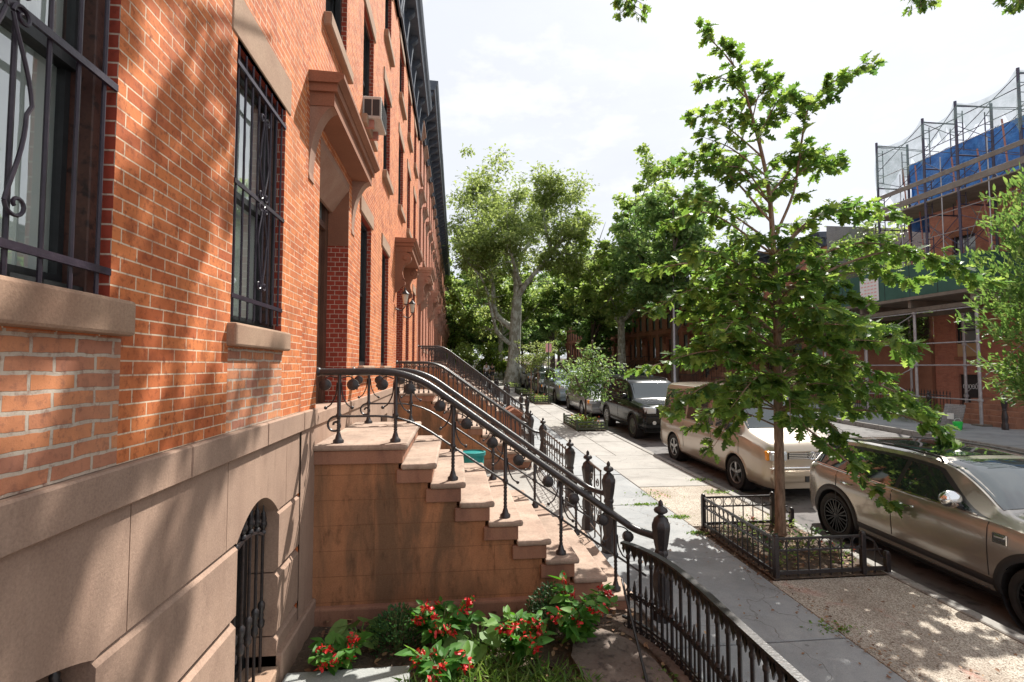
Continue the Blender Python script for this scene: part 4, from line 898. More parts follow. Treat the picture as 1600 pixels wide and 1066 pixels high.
for i,(x,y,s,rz,src,lab) in enumerate([(4.2,66,.88,1.,t3,'dark street tree on the left sidewalk behind the forked plane tree'),(2.6,88,1.0,2.,t3,'far left street tree close to the row of houses'),(6.5,110,1.1,3.,t1,'distant pale street tree closing the view up the road'),(15.4,80,1.,4.,t2,'distant street tree on the right pavement beyond the brick houses'),(11,135,1.5,5.,t3,'farthest tall tree at the end of the road'),(0.5,130,1.35,.5,t3,'distant tree at the far end of the left pavement'),(5.0,57,.82,4.4,t1,'light green street tree on the left sidewalk just past the forked plane tree'),(15.0,55,.95,.9,t2,'dark full street tree across the road near the far saloons'),(4.6,76,1.05,2.9,t1,'tall light street tree far up the left sidewalk'),(16,100,1.05,1.5,t1,'distant light green street tree on the right pavement'),(20,106,.9,2.,t3,'round distant tree past the end of the far brick row'),(24,118,1.1,1.,t3,'taller distant tree behind the end of the far brick row'),(12.5,96,.8,5,t3,'distant tree low over the road beyond the last parked cars'),(24,150,1.6,2.5,t3,'distant tree mass to the right of the road\'s end'),(-4,165,1.5,3.3,t1,'distant pale tree beyond the end of the left houses'),(9.5,118,.62,2.2,t3,'low distant tree in the middle of the road\'s end'),(5,150,.9,1.2,t3,'distant tree filling the gap past the last parked cars'),(13.5,120,.7,.3,t3,'distant low tree left of the far brick houses')]):
    dup(src,tloc(x,y),rz,lab,scale=s)
T('garden_tree','bushy pale tree between the grey side wall and the scaffolded house',tloc(23.0,25.3),10.6,2.3,2,.14,'midleaf','darkbark',110,80,.16,21,limbs=8,lowz=4.2,group='trees across the road')
T('garden_tree','green garden tree by the houses beyond the scaffold',tloc(19.8,30.5),6.6,2.0,1.6,.1,'midleaf','darkbark',90,80,.16,22,limbs=7,lowz=1.9,group='trees across the road')
T('leafy_shrub_tree','lime green leafy shrub beyond the forked plane tree on the left sidewalk',tloc(3.6,52),3.9,1.3,.6,.07,'limeleaf','darkbark',60,60,.2,23,limbs=6,lowz=.5)
T('leafy_shrub_tree','bushy green shrub in the front garden beyond the farthest stoop railings',tloc(.4,50),4.2,1.6,.6,.07,'midleaf','darkbark',70,60,.2,24,limbs=6,lowz=.4)
T('ivy_tree','tall yellow-green tree against the far end of the left houses',tloc(-.2,74),11,2.2,1.6,.2,'limeleaf','darkbark',130,60,.26,25,limbs=8,lowz=1.2)
# lance-leaved tree at the right edge, across the road
wt=empty('lance_leaved_tree',(16.2,11.2,G(11.2))); tag(wt,'slender tree with lance-shaped leaves reaching in at the right edge','tree','trees across the road')
o_=np.array((16.2,11.2,G(11.2))); q=lambda x,y,Y=11.2: np.array(at(x,y,Y=Y))-o_
MB().tube(curve([(0,0,-.1),(.1,0,2),(0,.1,4.3)],6),list(np.linspace(.11,.05,13)),9).build('trunk',M['darkbark'],wt,smooth=60)
lb=MB(); WP=[];WD=[]
for tx,ty,Y,z0 in [(1535,345,11.5,2.6),(1545,300,11.8,3.2),(1580,275,11.4,3.6),(1595,300,11,3.4),(1505,400,11.4,2.4),(1520,440,11,2.2),(1515,470,11.6,2.0),(1500,500,11.3,2),(1540,520,10.8,1.7),(1560,340,10.8,2.7),(1570,420,10.6,2.3),(1590,380,12,2.6),(1560,480,12,2.1),(1585,500,11,2),(1530,570,11.2,1.5),(1545,600,11.2,1.3),(1575,560,11,1.5),(1590,600,10.9,1.3),(1565,620,11.8,1.2),(1590,450,11,2.3),(1610,360,11,2.7),(1615,520,11,2),(1600,570,11.3,1.6),(1570,380,11.2,2.5),(1560,590,11.5,1.4),(1550,440,11.3,2.2)]:
    a=np.array((0.05,0,z0)); e=q(tx+14,ty,Y); m_=(a+e)/2+(0,0,.15); c=curve([a,m_,e],7); lb.tube(c,list(np.linspace(.02,.004,len(c))),5)
    for j in range(230):
        t=.35+.65*rng.random()**.7; i=min(int(t*14),13); p=c[i]+(c[i+1]-c[i])*rng.random()+rng.normal(size=3)*(.16,.16,.1); WP.append(p); d=(e-a)/np.linalg.norm(e-a); WD.append(d*.9+rv()[0]*.8+(0,0,.15))
lb.build('branches',M['darkbark'],wt); leaves('crown','lance',WP,WD,rv(len(WP))*.6+(0,0,1),.2*rng.uniform(.7,1.3,len(WP)),M['willowleaf'],wt)
# overhanging tree: trunk behind the camera's right shoulder, limbs pass above the frame and shade the near wall
ov=empty('overhanging_oak_tree',(4.4,-2.2,G(-2.2))); tag(ov,'overhead oak whose sprigs hang in from the top edge of the sky','tree')
o_=np.array((4.4,-2.2,G(-2.2))); MB().tube(curve([(0,0,-.1),(0,.1,3),(-.2,.4,6),(-.5,1,8)],6),list(np.linspace(.26,.14,19)),12).build('trunk',M['oakbark'],ov,smooth=60)
keep=br; br=MB(); LP,LD,LU,LS=[],[],[],[]
def W3(*p): return np.array(p)-o_
for a,b,r0 in [((3.9,-1.2,7.8),(.9,6.3,8.9),.07),((3.9,-1.2,7.8),(2.2,7.2,9.6),.06),((3.9,-1.4,7.4),(-.2,5.2,8.5),.06),((3.9,-1.2,7.8),(5.2,6.5,8.9),.06),((3.9,-1.2,7.8),(1.6,5.6,8.6),.07),((3.9,-1.2,7.8),(3.1,7.4,9.8),.06),((3.9,-1.2,7.6),(.4,7.2,9.9),.05)]:
    a=W3(*a); b=W3(*b); c=curve([a,(a+b)/2+(0,0,.6),b],8); br.tube(c,list(np.linspace(r0,.015,len(c))),7)
    for j in range(13):
        p=c[rng.integers(9,len(c))]; e=p+rv()[0]*(1.1,1.2,.35)+(0,0,.15); sprig(curve([p,(p+e)/2+(0,0,.08),e],4),.012,.9,ls=.17)
for x,y,Y in [(978,12,6.6),(992,20,6.7),(1440,12,6.2),(1455,3,6.2),(1590,4,5.5),(1594,6,5.4)]:
    e=np.array(at(x,y,Y=Y))-o_; sprig(curve([e+(.15,.3,1.0),e+(.05,.1,.4),e],4),.006,.75,ls=.12,start=.55)
for e0,e1 in (((5.2,6.5,8.9),at(978,12,Y=6.6)),): pass
for x,y,Y in [(978,12,6.6),(1440,12,6.2),(1590,4,5.5)]:
    e=np.array(at(x,y,Y=Y))-o_+(.15,.3,1.0); c=curve([W3(3.9,-1.2,7.8),(W3(3.9,-1.2,7.8)+e)/2+(0,0,.5),e],6); br.tube(c,list(np.linspace(.05,.008,len(c))),6)
br.build('branches',M['oakbark'],ov,smooth=60); leaves('crown','oak',LP,LD,LU,LS,M['oakleaf'],ov); br=keep
# --- street saplings in the farther tree pits
def sapling(loc,label,h,spread,seed,lm='midleaf',stakes=False):
    r=T('street_sapling',label,loc,h,spread,h*.32,.035,lm,'darkbark',70,34,.11,seed,limbs=9,kind='oval',clr=.35,lowz=h*.36,group='young street trees')
    return r
sapling(tloc(4.5,17.5),'young street tree rising from the timber-edged flower pit beside the dark off-roader',3.3,1.0,31,'darkleaf')
sapling(tloc(4.55,29.5),'staked young street tree in the third pit along the left sidewalk',4.0,1.3,32,'planeleaf')
for k in range(2): tag(MB().tube([(0,0,0),(0,0,1.9)],.035,7).build('tree_stake',M['oakbark'],loc=(4.35+.4*k,29.4,G(29.4))),['left timber stake of the staked sapling','right timber stake of the staked sapling'][k],'stake','tree stakes')
# ------------------------------------------------------------------ tree pits
def pitfence(x0,x1,y0,y1):
    z=G(y0); r=empty('tree_pit_fence',(x0,y0,z)); tag(r,'black iron tree pit fence with rings under its top rail, around the young oak','fence')
    w=x1-x0; d=y1-y0; h=.42
    def panel(a,b,nb,name='panel'):
        a=Vector(a); b=Vector(b); L_=(b-a).length; dd=(b-a).normalized(); m=MB(); nrm=Vector((-dd.y,dd.x,0))
        for zz,hh in((h,.012),(h-.13,.009),(.05,.02)): m.obox((a+b)/2+Vector((0,0,zz)),dd*L_/2,nrm*.011,(0,0,hh))
        for i in range(1,nb+1):
            p=a+dd*L_*(i-.5)/nb if False else a+dd*L_*i/(nb+1); m.obox(p+Vector((0,0,h/2)),dd*.006,nrm*.006,(0,0,h/2))
        for i in range(nb+1):
            p=a+dd*L_*(i+.5)/(nb+1)+Vector((0,0,h-.066)); rr=min(.055,L_/(nb+1)/2-.008); m.tube([p+dd*rr*math.cos(t)+Vector((0,0,1))*rr*math.sin(t) for t in np.linspace(0,2*PI,17)],.005,5,cap=False)
        m.build(name,M['iron'],r,smooth=50)
    dz=S*d
    panel((0,0,0),(0,d,dz),14); panel((0,0,0),(w*.78,0,0),7); panel((0,d,dz),(w*.78,d,dz),6)
    for yy,zz in((0,0),(d,dz)):
        m=MB().obox((w*.89,yy,.05+zz),(w*.11,0,0),(0,.011,0),(0,0,.02)).obox((w*.87,yy,h-.16+zz),(w*.08,0,0),(0,.011,0),(0,0,.008)).tube(smoothpath([(w*.8,yy,h-.01+zz),(w*.88,yy,h-.05+zz),(w*.95,yy,.17+zz),(w,yy,.17+zz)],4),.01,6).tube([(w*.89,yy,zz),(w*.89,yy,h-.09+zz)],.006,5); m.build('end_panel',M['iron'],r,smooth=50)
        for xx,hh in((w*.78,h+.05),(0,h+.05),(w,.24)):
            MB().box(xx-.028,xx+.028,yy-.028,yy+.028,zz-.05,zz+hh-.02,.006).ball((xx,yy,zz+hh-.012),.03,(1,1,.6)).build('post',M['iron'],r,smooth=40)
    return r
pitfence(3.55,4.9,5.45,7.12)
sheet('tree_pit_soil',3.5,4.88,5.4,7.18,.0,M['soil'])
def pebble_leaves(name,n,x0,x1,y0,y1,off,mat='litter',size=.05,label=None):
    P=np.stack([rng.uniform(x0,x1,n),rng.uniform(y0,y1,n),np.zeros(n)],1); P[:,2]=S*(P[:,1]-5)+off+rng.uniform(0,.02,n)
    o=leaves(name,'oval',P,rng.normal(size=(n,3))*(1,1,.25),rv(n)*.4+(0,0,1),size*rng.uniform(.5,1.3,n),M[mat]); return tag(o,label,None,None,'stuff')
pebble_leaves('leaf_litter',520,3.58,4.85,5.47,7.1,.01)
pebble_leaves('leaf_litter',170,3.2,4.8,2.2,5.4,.004,size=.03)
pebble_leaves('leaf_litter',90,1.95,3.4,2.0,9,.004,size=.035)
pebble_leaves('leaf_litter',260,3.3,3.62,3.5,7.3,.004,size=.028)
pebble_leaves('leaf_litter',700,-1.15,1.6,2.9,4.82,.09,size=.06)
def clump(name,label,cat,loc,n,rad,h,kind,ls,mat,group=None,up=.6,stems=0,seed=None,flower=None,kindf='oval',part='leaves'):
    r=empty(name,loc); tag(r,label,cat,group); a=rng.uniform(0,2*PI,n); rr=rad*np.sqrt(rng.random(n)); zz=h*rng.random(n)**.7*(1-.45*(rr/rad)**2)
    P=np.stack([rr*np.cos(a),rr*np.sin(a),zz],1); D=np.stack([np.cos(a),np.sin(a),np.full(n,up)],1)+rv(n)*.6; leaves(part,kind,P,D,rv(n)*.4+(0,0,1),ls*rng.uniform(.6,1.25,n),M[mat],r)
    m=MB(); k=max(3,stems)
    for i in range(k):
        b=rng.uniform(0,2*PI); e=rad*.75*rng.random(); m.tube([(0.2*e*math.cos(b),.2*e*math.sin(b),-.02),(e*.6*math.cos(b),e*.6*math.sin(b),h*.5),(e*math.cos(b),e*math.sin(b),h*.85)],[.006,.005,.003],5)
    m.build('stems',M['stem'],r)
    if flower:
        nf,fs,fm=flower; P=[]
        for i in range(nf):
            b=rng.uniform(0,2*PI); e=rad*math.sqrt(rng.random()); c=np.array((e*math.cos(b),e*math.sin(b),h*rng.uniform(.55,1.05))); P.append(c+rng.normal(size=(14,3))*fs*.8)
        P=np.concatenate(P); leaves('flowers','oval',P,rv(len(P)),rv(len(P)),fs*rng.uniform(.6,1.2,len(P)),M[fm],r)
    return r
for k,(x,y) in enumerate([(3.85,5.75),(4.2,6.0),(3.8,6.25),(4.6,5.8),(3.85,6.75),(4.75,6.5),(4.15,6.95),(4.65,7.0),(4.0,6.4),(4.5,6.25)]):
    clump('ground_plant','small loose plant, number-%s from the camera, in the oak\'s tree pit'%['first','second','third','fourth','fifth','sixth','seventh','eighth','ninth','tenth'][k] if 0 else ['leafy weed just inside the near left fence corner of the oak pit','low plant in the near middle of the oak pit','loose plant by the long side of the oak pit fence','weedy plant near the oak pit\'s low end post','sparse plant by the far left corner of the oak pit','weedy plant on the road side of the oak trunk','plant under the far ringed fence panel','plant in the far road-side corner of the oak pit','plant at the left foot of the oak trunk','plant right in front of the oak trunk'][k],'plant',(x,y,G(y)),46,.2,.2,'oval',.05,['grassleaf','midleaf','shrubleaf'][k%3],'plants in the oak pit',flower=(3,.025,'orange_petal') if k in(3,6) else None)
def plankpit(x0,x1,y0,y1,label,h=.3):
    z=G(y0); r=empty('timber_pit_fence',(x0,y0,z)); tag(r,label,'fence','low fences round farther tree pits'); w=x1-x0; d=y1-y0; dz=S*d
    for a,b in(((0,0,0),(w,0,0)),((0,0,0),(0,d,dz)),((0,d,dz),(w,d,dz))):
        a=Vector(a);b=Vector(b); dd=(b-a); m=MB(); nn=Vector((-dd.y,dd.x,0)).normalized()
        for zz,hh in((h-.03,.022),(.17,.018),(.06,.03)): m.obox((a+b)/2+Vector((0,0,zz)),dd*.5,nn*.012,(0,0,hh))
        k=int(dd.length/.12)
        for i in range(k): m.obox(a+dd*(i+.5)/k+Vector((0,0,h/2)),dd.normalized()*.007,nn*.006,(0,0,h/2))
        m.build('panel',M['woodfence'],r)
    for xx,yy,zz in((0,0,0),(w,0,0),(0,d,dz),(w,d,dz)): MB().box(xx-.03,xx+.03,yy-.03,yy+.03,zz-.05,zz+h+.05,.005).build('post',M['woodfence'],r)
for k,(x0,x1,y0,y1,nm) in enumerate([(3.95,4.95,16.5,18.5,'second'),(4.0,4.95,26.2,28.8,'third'),(3.95,4.9,31.5,34.,'fourth'),(4.,4.9,38.5,41,'fifth')]):
    plankpit(x0,x1,y0,y1,'low dark green fence round the %s tree pit up the sidewalk'%nm); sheet('tree_pit_soil',x0,x1,y0,y1,.01,M['soil'])
    for j,(u,v) in enumerate([(.3,.2),(.7,.25),(.3,.6),(.7,.65),(.5,.9),(.5,.42)]):
        x=x0+(x1-x0)*u;y=y0+(y1-y0)*v
        if k<2 or j<3: clump('bedding_plant',['front left','front right','middle left','middle right','rearmost','centre'][j]+' leafy plant inside the %s tree pit fence'%nm,'plant',(x,y,G(y)),110,.3,.34,'oval',.085,['limeleaf','grassleaf','midleaf','limeleaf'][(j+k)%4] if k<2 else 'midleaf','bedding plants in farther tree pits',flower=(4,.04,'orange_petal') if (j+k)%3==1 and k<2 else None)
# ------------------------------------------------------------------ flower bed in front of the stoop
bed=MB(); nx,ny=30,22
for i in range(nx+1):
    for j in range(ny+1):
        x=-1.25+2.95*i/nx; y=3.0+1.84*j/ny; bed.v.append((x,y,.055+.03*math.sin(x*3+1)*math.sin(y*4)+rnd.uniform(-.012,.012)))
for i in range(nx):
    for j in range(ny): a=i*(ny+1)+j; bed.f.append((a,a+ny+1,a+ny+2,a+1))
tag(bed.build('garden_soil',M['soil'],smooth=80),kind='structure')
tag(MB().box(FX+.06,-.32,2.6,4.02,-.02,.115,.015).build('areaway_slab',M['grey_slab']),kind='structure')
m=MB(); pts=[(1.0,4.3),(1.25,4.38),(1.42,4.2),(1.52,3.9),(1.56,3.5),(1.5,3.2),(1.05,3.1),(.95,3.6),(.9,4.0)]
m.prism(pts,.02,.115,'z'); tag(m.build('flat_stone',M['rock'],smooth=30),'flat weathered brown stone in the bed inside the curved fence','stone')
def gat(x,y,Z): return at(x,y,Z=Z)
def begonia(px,py,nst,h,rad,label,nl=9):
    nl=int(nl*1.35)
    c=gat(px,py,.1); r=empty('begonia',(c.x,c.y,.08)); tag(r,label,'flowering plant','red begonias'); P=[];D=[];U=[];Fp=[];sm=MB()
    for i in range(nst):
        a=i*2.4+rng.uniform(-.4,.4); e=rad*rng.uniform(.35,1); hh=h*rng.uniform(.6,1); c=curve([(0,0,-.02),(e*.3*math.cos(a),e*.3*math.sin(a),hh*.6),(e*math.cos(a),e*math.sin(a),hh)],5); sm.tube(c,list(np.linspace(.007,.003,len(c))),5)
        for j in range(nl):
            t=.3+.7*j/nl; p=c[min(len(c)-1,int(t*len(c)))]; b=a+rng.uniform(-1.8,1.8); d=np.array((math.cos(b),math.sin(b),rng.uniform(-.5,.5))); P.append(p+d*.02); D.append(d); U.append(np.array((0,0,1.))+rv()[0]*.6)
        if i%2==0:
            for q in range(2):
                tp=c[-1]+np.array((rng.uniform(-.05,.05),rng.uniform(-.05,.02),rng.uniform(-.07,.02))); sm.tube([c[-2],c[-1]+(0,0,.015),tp],.002,4,cap=False); Fp.append(tp+rng.normal(size=(16,3))*.016)
    sm.build('stems',M['stem'],r); leaves('leaves','wing',P,D,U,.103*rng.uniform(.55,1.3,len(P)),M['begleaf'],r)
    Fp=np.concatenate(Fp); leaves('flowers','oval',Fp,rv(len(Fp))+(0,0,-.4),rv(len(Fp)),.032*rng.uniform(.7,1.3,len(Fp)),M['petal'],r)
begonia(690,1010,16,.36,.28,'red begonia at the left of the big cluster, against the stoop wall',11); begonia(685,1064,12,.22,.22,'low red begonia at the bottom edge in front of the cluster',10); begonia(815,1030,16,.34,.26,'red begonia in the middle of the bed between hosta leaves',11); begonia(905,1005,18,.44,.32,'tallest red begonia, nearest the curved fence',12); begonia(525,1040,9,.2,.17,'small begonia in the left corner by the brownstone base',9)
def hosta(px,py,n,s,label):
    c=gat(px,py,.1); r=empty('hosta',(c.x,c.y,.07)); tag(r,label,'plant','hostas'); P=[];D=[];U=[];sm=MB()
    for i in range(n):
        a=i*2*PI/n+rng.uniform(-.3,.3); e=s*.55; p=np.array((e*math.cos(a),e*math.sin(a),s*rng.uniform(.6,1.2))); sm.tube([(0,0,-.02),tuple(p*(.6,.6,.8)),tuple(p)],.006,5); P.append(p); D.append((math.cos(a),math.sin(a),-.35)); U.append((math.cos(a)*.3,math.sin(a)*.3-.4,.9))
    sm.build('stems',M['hosta'],r); o=leaves('leaves','broad',P,D,U,s*1.0*rng.uniform(.75,1.2,len(P)),M['hosta'],r)
hosta(562,1008,8,.17,'bright hosta at the left of the dark shrub'); hosta(745,1015,9,.19,'large-leaved hosta between two red begonias')
def shrub(px,py,rad,h,label,n=1500):
    c=gat(px,py,.08); clump('box_shrub',label,'shrub',(c.x,c.y,.06),n,rad,h,'oval',.028,'shrubleaf','dark fine-leaved shrubs',up=.8,stems=14)
shrub(620,1015,.2,.36,'dark fine-leaved shrub left of the big red begonia'); shrub(860,985,.2,.42,'dark fine-leaved shrub behind the tallest begonia')
n=6500; P=np.stack([rng.uniform(-.35,1.35,n),rng.uniform(3.0,4.35,n),np.full(n,.09)],1); keepm=(np.sin(P[:,0]*5)+np.sin(P[:,1]*7+1)+rng.normal(size=n)*.5>-.2)&(P[:,0]<1.0+(P[:,1]<3.2)); P=P[keepm]; n=len(P)
tag(leaves('grass','blade',P,rng.normal(size=(n,3))*(.8,.8,.2)+(0,0,.6),rv(n),.1*rng.uniform(.5,1.5,n),M['grassleaf']),'tufty ground cover and grass in the flower bed',None,None,'stuff')
P=np.stack([rng.uniform(1.3,1.6,120),rng.uniform(3.3,3.8,120),np.full(120,.1)],1); tag(leaves('grass','oval',P,rng.normal(size=(120,3))*(1,1,.4)+(0,0,.4),rv(120)+(0,0,1),.035,M['grassleaf']),'weeds by the kerb stone',None,None,'stuff')
Wd=[]
for cx_,cy_,k_,s_ in [(3.35,6.9,110,.07),(3.4,7.6,130,.08),(3.1,8.29,150,.07),(3.45,8.9,70,.2),(4.7,8.9,130,.12),(4.85,9.8,120,.12),(3.4,4.4,60,.12)]:
    Wd.append(np.stack([cx_+rng.normal(size=k_)*s_*(2.2 if cx_==3.1 else 1),cy_+rng.normal(size=k_)*s_*.5,np.zeros(k_)],1))
P=np.concatenate(Wd); P[:,2]=S*(P[:,1]-5)+.0; n=len(P); tag(leaves('sidewalk_weeds','oval',P,rng.normal(size=(n,3))*(1,1,.3)+(0,0,.5),rv(n)+(0,0,1),.035*rng.uniform(.5,1.3,n),M['grassleaf']),'low weeds in the sidewalk joints',None,None,'stuff')
# ------------------------------------------------------------------ vehicles (local frame: front towards -y, z=0 at the road)
def car(name,label,cat,loc,sp,mat,glass='carglass',rim='silverrim',group=None):
    r=empty(name,loc); tag(r,label,cat,group); r.rotation_euler=(math.atan(S),0,sp.get('rz',0))
    Ln,Wd_,Hh=sp['L'],sp['W']/2,sp['H']; z0=sp.get('z0',.2); I=lambda pts,y: float(np.interp(y,[p[0] for p in pts],[p[1] for p in pts]))
    T_,B_,PL=sp['top'],sp['belt'],sp['plan']; WR=sp['roofw']; hr=sp.get('cabin',.42)
    def sm(pts,y,w=.05): return (I(pts,y-w)+I(pts,y)+I(pts,y+w))/3
    def sec(y):
        ht=sm(T_,y,.04); hb=min(sm(B_,y),ht-.02); wb=Wd_*sm(PL,y,.03); h=ht-hb; k=max(0,min(1,h/hr)); k2=k*k*(3-2*k)
        xr=wb*.86*(1-k2)+Wd_*WR*min(1,wb/Wd_)*k2; dr=.25*h*(1-k2)+sp.get('dr',.07)*k2; zb=z0+.0
        return [(0,zb),(wb*.9,zb),(wb*.965,zb+.06),(wb*.99,zb+.22*(hb-zb)),(wb*1.0,zb+.5*(hb-zb)),(wb*1.0,zb+.72*(hb-zb)),(wb*.985,hb-.06),(wb*.955,hb-.012),(wb*.93,hb),
                (wb*.93+(xr-wb*.93)*.5,hb+(ht-dr-hb)*.52),(xr,ht-dr),(xr*.965,ht-dr*.5),(xr*.88,ht-dr*.2),(xr*.6,ht-dr*.04),(xr*.3,ht),(0,ht+.004)]
    def xs(y,z):
        s=sec(y); 
        for (x0,a),(x1,b) in zip(s[1:11],s[2:12]):
            if a<=z<=b: return x0+(x1-x0)*(z-a)/max(b-a,1e-6)
        return s[11][0] if z>s[11][1] else s[1][0]
    def zt(y,x):
        s=sec(y)[::-1]; x=abs(x)
        for (x0,a),(x1,b) in zip(s,s[1:]):
            if x0<=x<=x1: return a+(b-a)*(x-x0)/max(x1-x0,1e-6)
        return s[-6][1]
    ys=sorted(set([round(v,4) for v in np.linspace(-Ln/2,Ln/2,84)])); bm=bmesh.new(); rings=[]
    for y in ys:
        s=sec(y); pts=[(x,z) for x,z in s]+[(-x,z) for x,z in s[-2:0:-1]]; rings.append([bm.verts.new((x,y,z)) for x,z in pts])
    n=len(rings[0])
    for a,b in zip(rings,rings[1:]):
        for i in range(n): bm.faces.new((a[i],a[(i+1)%n],b[(i+1)%n],b[i]))
    bm.faces.new(rings[0]); bm.faces.new(rings[-1][::-1]); bmesh.ops.recalc_face_normals(bm,faces=bm.faces)
    me=bpy.data.meshes.new('body'); bm.to_mesh(me); bm.free(); tmp=bpy.data.objects.new('tmp',me); COL.objects.link(tmp)
    cut=MB(); wr=sp['wr']; ra=wr+.055
    for wy in sp['wheels']:
        for sx in(-1,1): cut.lathe([(ra,sx*(Wd_-.30)),(ra,sx*(Wd_+.2))] if sx>0 else [(ra,-(Wd_+.2)),(ra,-(Wd_-.30))],(0,wy,wr),32,'x')
    co_=cut.build('cut',None); md=tmp.modifiers.new('b','BOOLEAN'); md.object=co_; md.operation='DIFFERENCE'; md.solver='EXACT'
    dg=bpy.context.evaluated_depsgraph_get(); dg.update(); m2=bpy.data.meshes.new_from_object(tmp.evaluated_get(dg)); bpy.data.objects.remove(tmp); bpy.data.objects.remove(co_)
    m2.materials.clear(); m2.materials.append(M[mat]); m2.name='body'; m2.shade_smooth(); m2.set_sharp_from_angle(angle=R(32)); body=bpy.data.objects.new('body',m2); COL.objects.link(body); body.parent=r
    # wheels
    for wy in sp['wheels']:
        for sx in(-1,1):
            xo=sx*(Wd_-.02); w=sp.get('ww',.2); rt_=sp.get('rimr',.66)*wr
            tm_=MB().lathe([(rt_,-sx*w),(wr*.93,-sx*w),(wr,-sx*(w-.03)),(wr,-sx*.03),(wr*.94,0),(rt_+.02,.0),(rt_,-sx*.015)],(xo,wy,wr),28,'x',False); wh=tm_.build('wheel',M['rubber'],r,smooth=40)
            q=MB(); q.lathe([(rt_,-sx*.02),(rt_*.98,-sx*.005),(rt_*.9,-sx*.01),(rt_*.9,-sx*.08)],(xo,wy,wr),28,'x',False); MB().lathe([(rt_*.97,-sx*.12),(rt_*.97,-sx*.1),(.02,-sx*.1)],(xo,wy,wr),20,'x').build('brake_disc',M['blackplastic'],wh); 
            ns=sp.get('spokes',5); c=Vector((xo-sx*.015,wy,wr)); 
            for i in range(ns):
                for da in ((-.09,.09) if ns>=9 else (0,)):
                    a=2*PI*i/ns+.2; d=Vector((0,math.cos(a),math.sin(a))); e=Vector((0,math.cos(a+da*1.6),math.sin(a+da*1.6))); p0=c+d*.03; p1=c+e*rt_*.93; dd=(p1-p0)/2; t=Vector((1,0,0)).cross(dd).normalized()
                    q.obox((p0+p1)/2+Vector((-sx*.012,0,0)),dd,t*(.009 if ns>=9 else .028),(.012,0,0))
            q.lathe([(.045,-sx*.03),(.04,.0),(.02,sx*.004)],c,12,'x'); q.build('rim',M[rim],wh,smooth=35)
            # dark liner of the wheel arch and the lip around it
            MB().lathe([(ra-.006,-sx*.27),(ra-.006,-sx*.02)],(sx*Wd_,wy,wr),28,'x',False).build('arch_liner',M['blackplastic'],r)
            if sp.get('lip'):
                lw=sp['lip']; m=MB(); A=[t for t in np.linspace(-.45,PI+.45,30)]; vs=[]
                for t in A:
                    for rr_,off in((ra-.012,.004),(ra+.005,.016),(ra+lw-.008,.014),(ra+lw,.002)):
                        yy=wy+rr_*math.cos(t); zz=max(z0+.01,wr+rr_*math.sin(t)); vs.append((sx*(xs(yy,zz)+off),yy,zz))
                m.add(vs,[(4*i+k,4*i+k+1,4*i+k+5,4*i+k+4) for i in range(len(A)-1) for k in range(3)]); m.build('arch_trim',M['blackplastic' if sp.get('cladding',1) else mat],r,smooth=60)
    if sp.get('cladding',1):
        for sx in(-1,1):
            m=MB(); ya=sp['wheels'][0]+ra; yb=sp['wheels'][1]-ra; vs=[]; K=14
            for i in range(K+1):
                y=ya+(yb-ya)*i/K
                for zz,off in((z0-.03,-.03),(z0+.02,.012),(z0+.16,.012),(z0+.18,.001)): vs.append((sx*(xs(y,max(z0+.01,zz))+off),y,zz))
            m.add(vs,[(4*i+k,4*i+k+1,4*i+k+5,4*i+k+4) for i in range(K) for k in range(3)]); m.build('sill_cladding',M['blackplastic'],r,smooth=60)
    def patch(fn,nu,nv,name,mt,parent=r,off=None):
        vs=[fn(i/nu,j/nv) for i in range(nu+1) for j in range(nv+1)]
        return MB().add(vs,[(i*(nv+1)+j,(i+1)*(nv+1)+j,(i+1)*(nv+1)+j+1,i*(nv+1)+j+1) for i in range(nu) for j in range(nv)]).build(name,M[mt],parent,smooth=50)
    if sp.get('pillar'):
        for sx in(-1,1):
            fb,ft,rb_,rt2=sp['pillar']
            def fn(u,t,sx=sx):
                y=(fb+(rb_-fb)*u)*(1-t)+(ft+(rt2-ft)*u)*t; s=sec(y); lo=s[8][1]+.004; hi=s[10][1]; z=lo+(hi-lo)*t; return (sx*(xs(y,z)+.003),y,z)
            patch(fn,24,6,'pillar_trim','blackplastic')
    # side glass: (front bottom y, front top y, rear bottom y, rear top y)
    for sx in(-1,1):
        for (fb,ft,rb_,rt2) in sp['sidewin']:
            def fn(u,t,sx=sx):
                y=(fb+(rb_-fb)*u)*(1-t)+(ft+(rt2-ft)*u)*t; s=sec(y); lo=s[8][1]+sp.get('winlo',.02); hi=s[10][1]-sp.get('winhi',.015); z=lo+(hi-lo)*t; return (sx*(xs(y,z)+.005),y,z)
            patch(fn,8,6,'side_window',glass)
        if sp.get('gtrim'):
            fb,ft,_,_=sp['sidewin'][0]; _,_,rb_,rt2=sp['sidewin'][-1]
            pts=[]
            for u in np.linspace(0,1,20): y=fb+(rb_-fb)*u; z=sec(y)[8][1]+.008; pts.append((sx*(xs(y,z)+.008),y,z))
            MB().tube(pts,.009,5).build('window_trim',M[sp['gtrim']],r,smooth=50)
    def wsf(yb,yt,wf,name,mt=glass,gap=.0):
        def fn(u,t):
            y=yb+(yt-yb)*t; s=sec(y); x=(2*u-1)*s[10][0]*wf; return (x,y,zt(y,x)+.006)
        return patch(fn,14,8,name,mt)
    wsf(*sp['shield'],'windscreen'); wsf(*sp['rearglass'],'rear_window')
    if 'roofglass' in sp: wsf(*sp['roofglass'],'roof_glass')
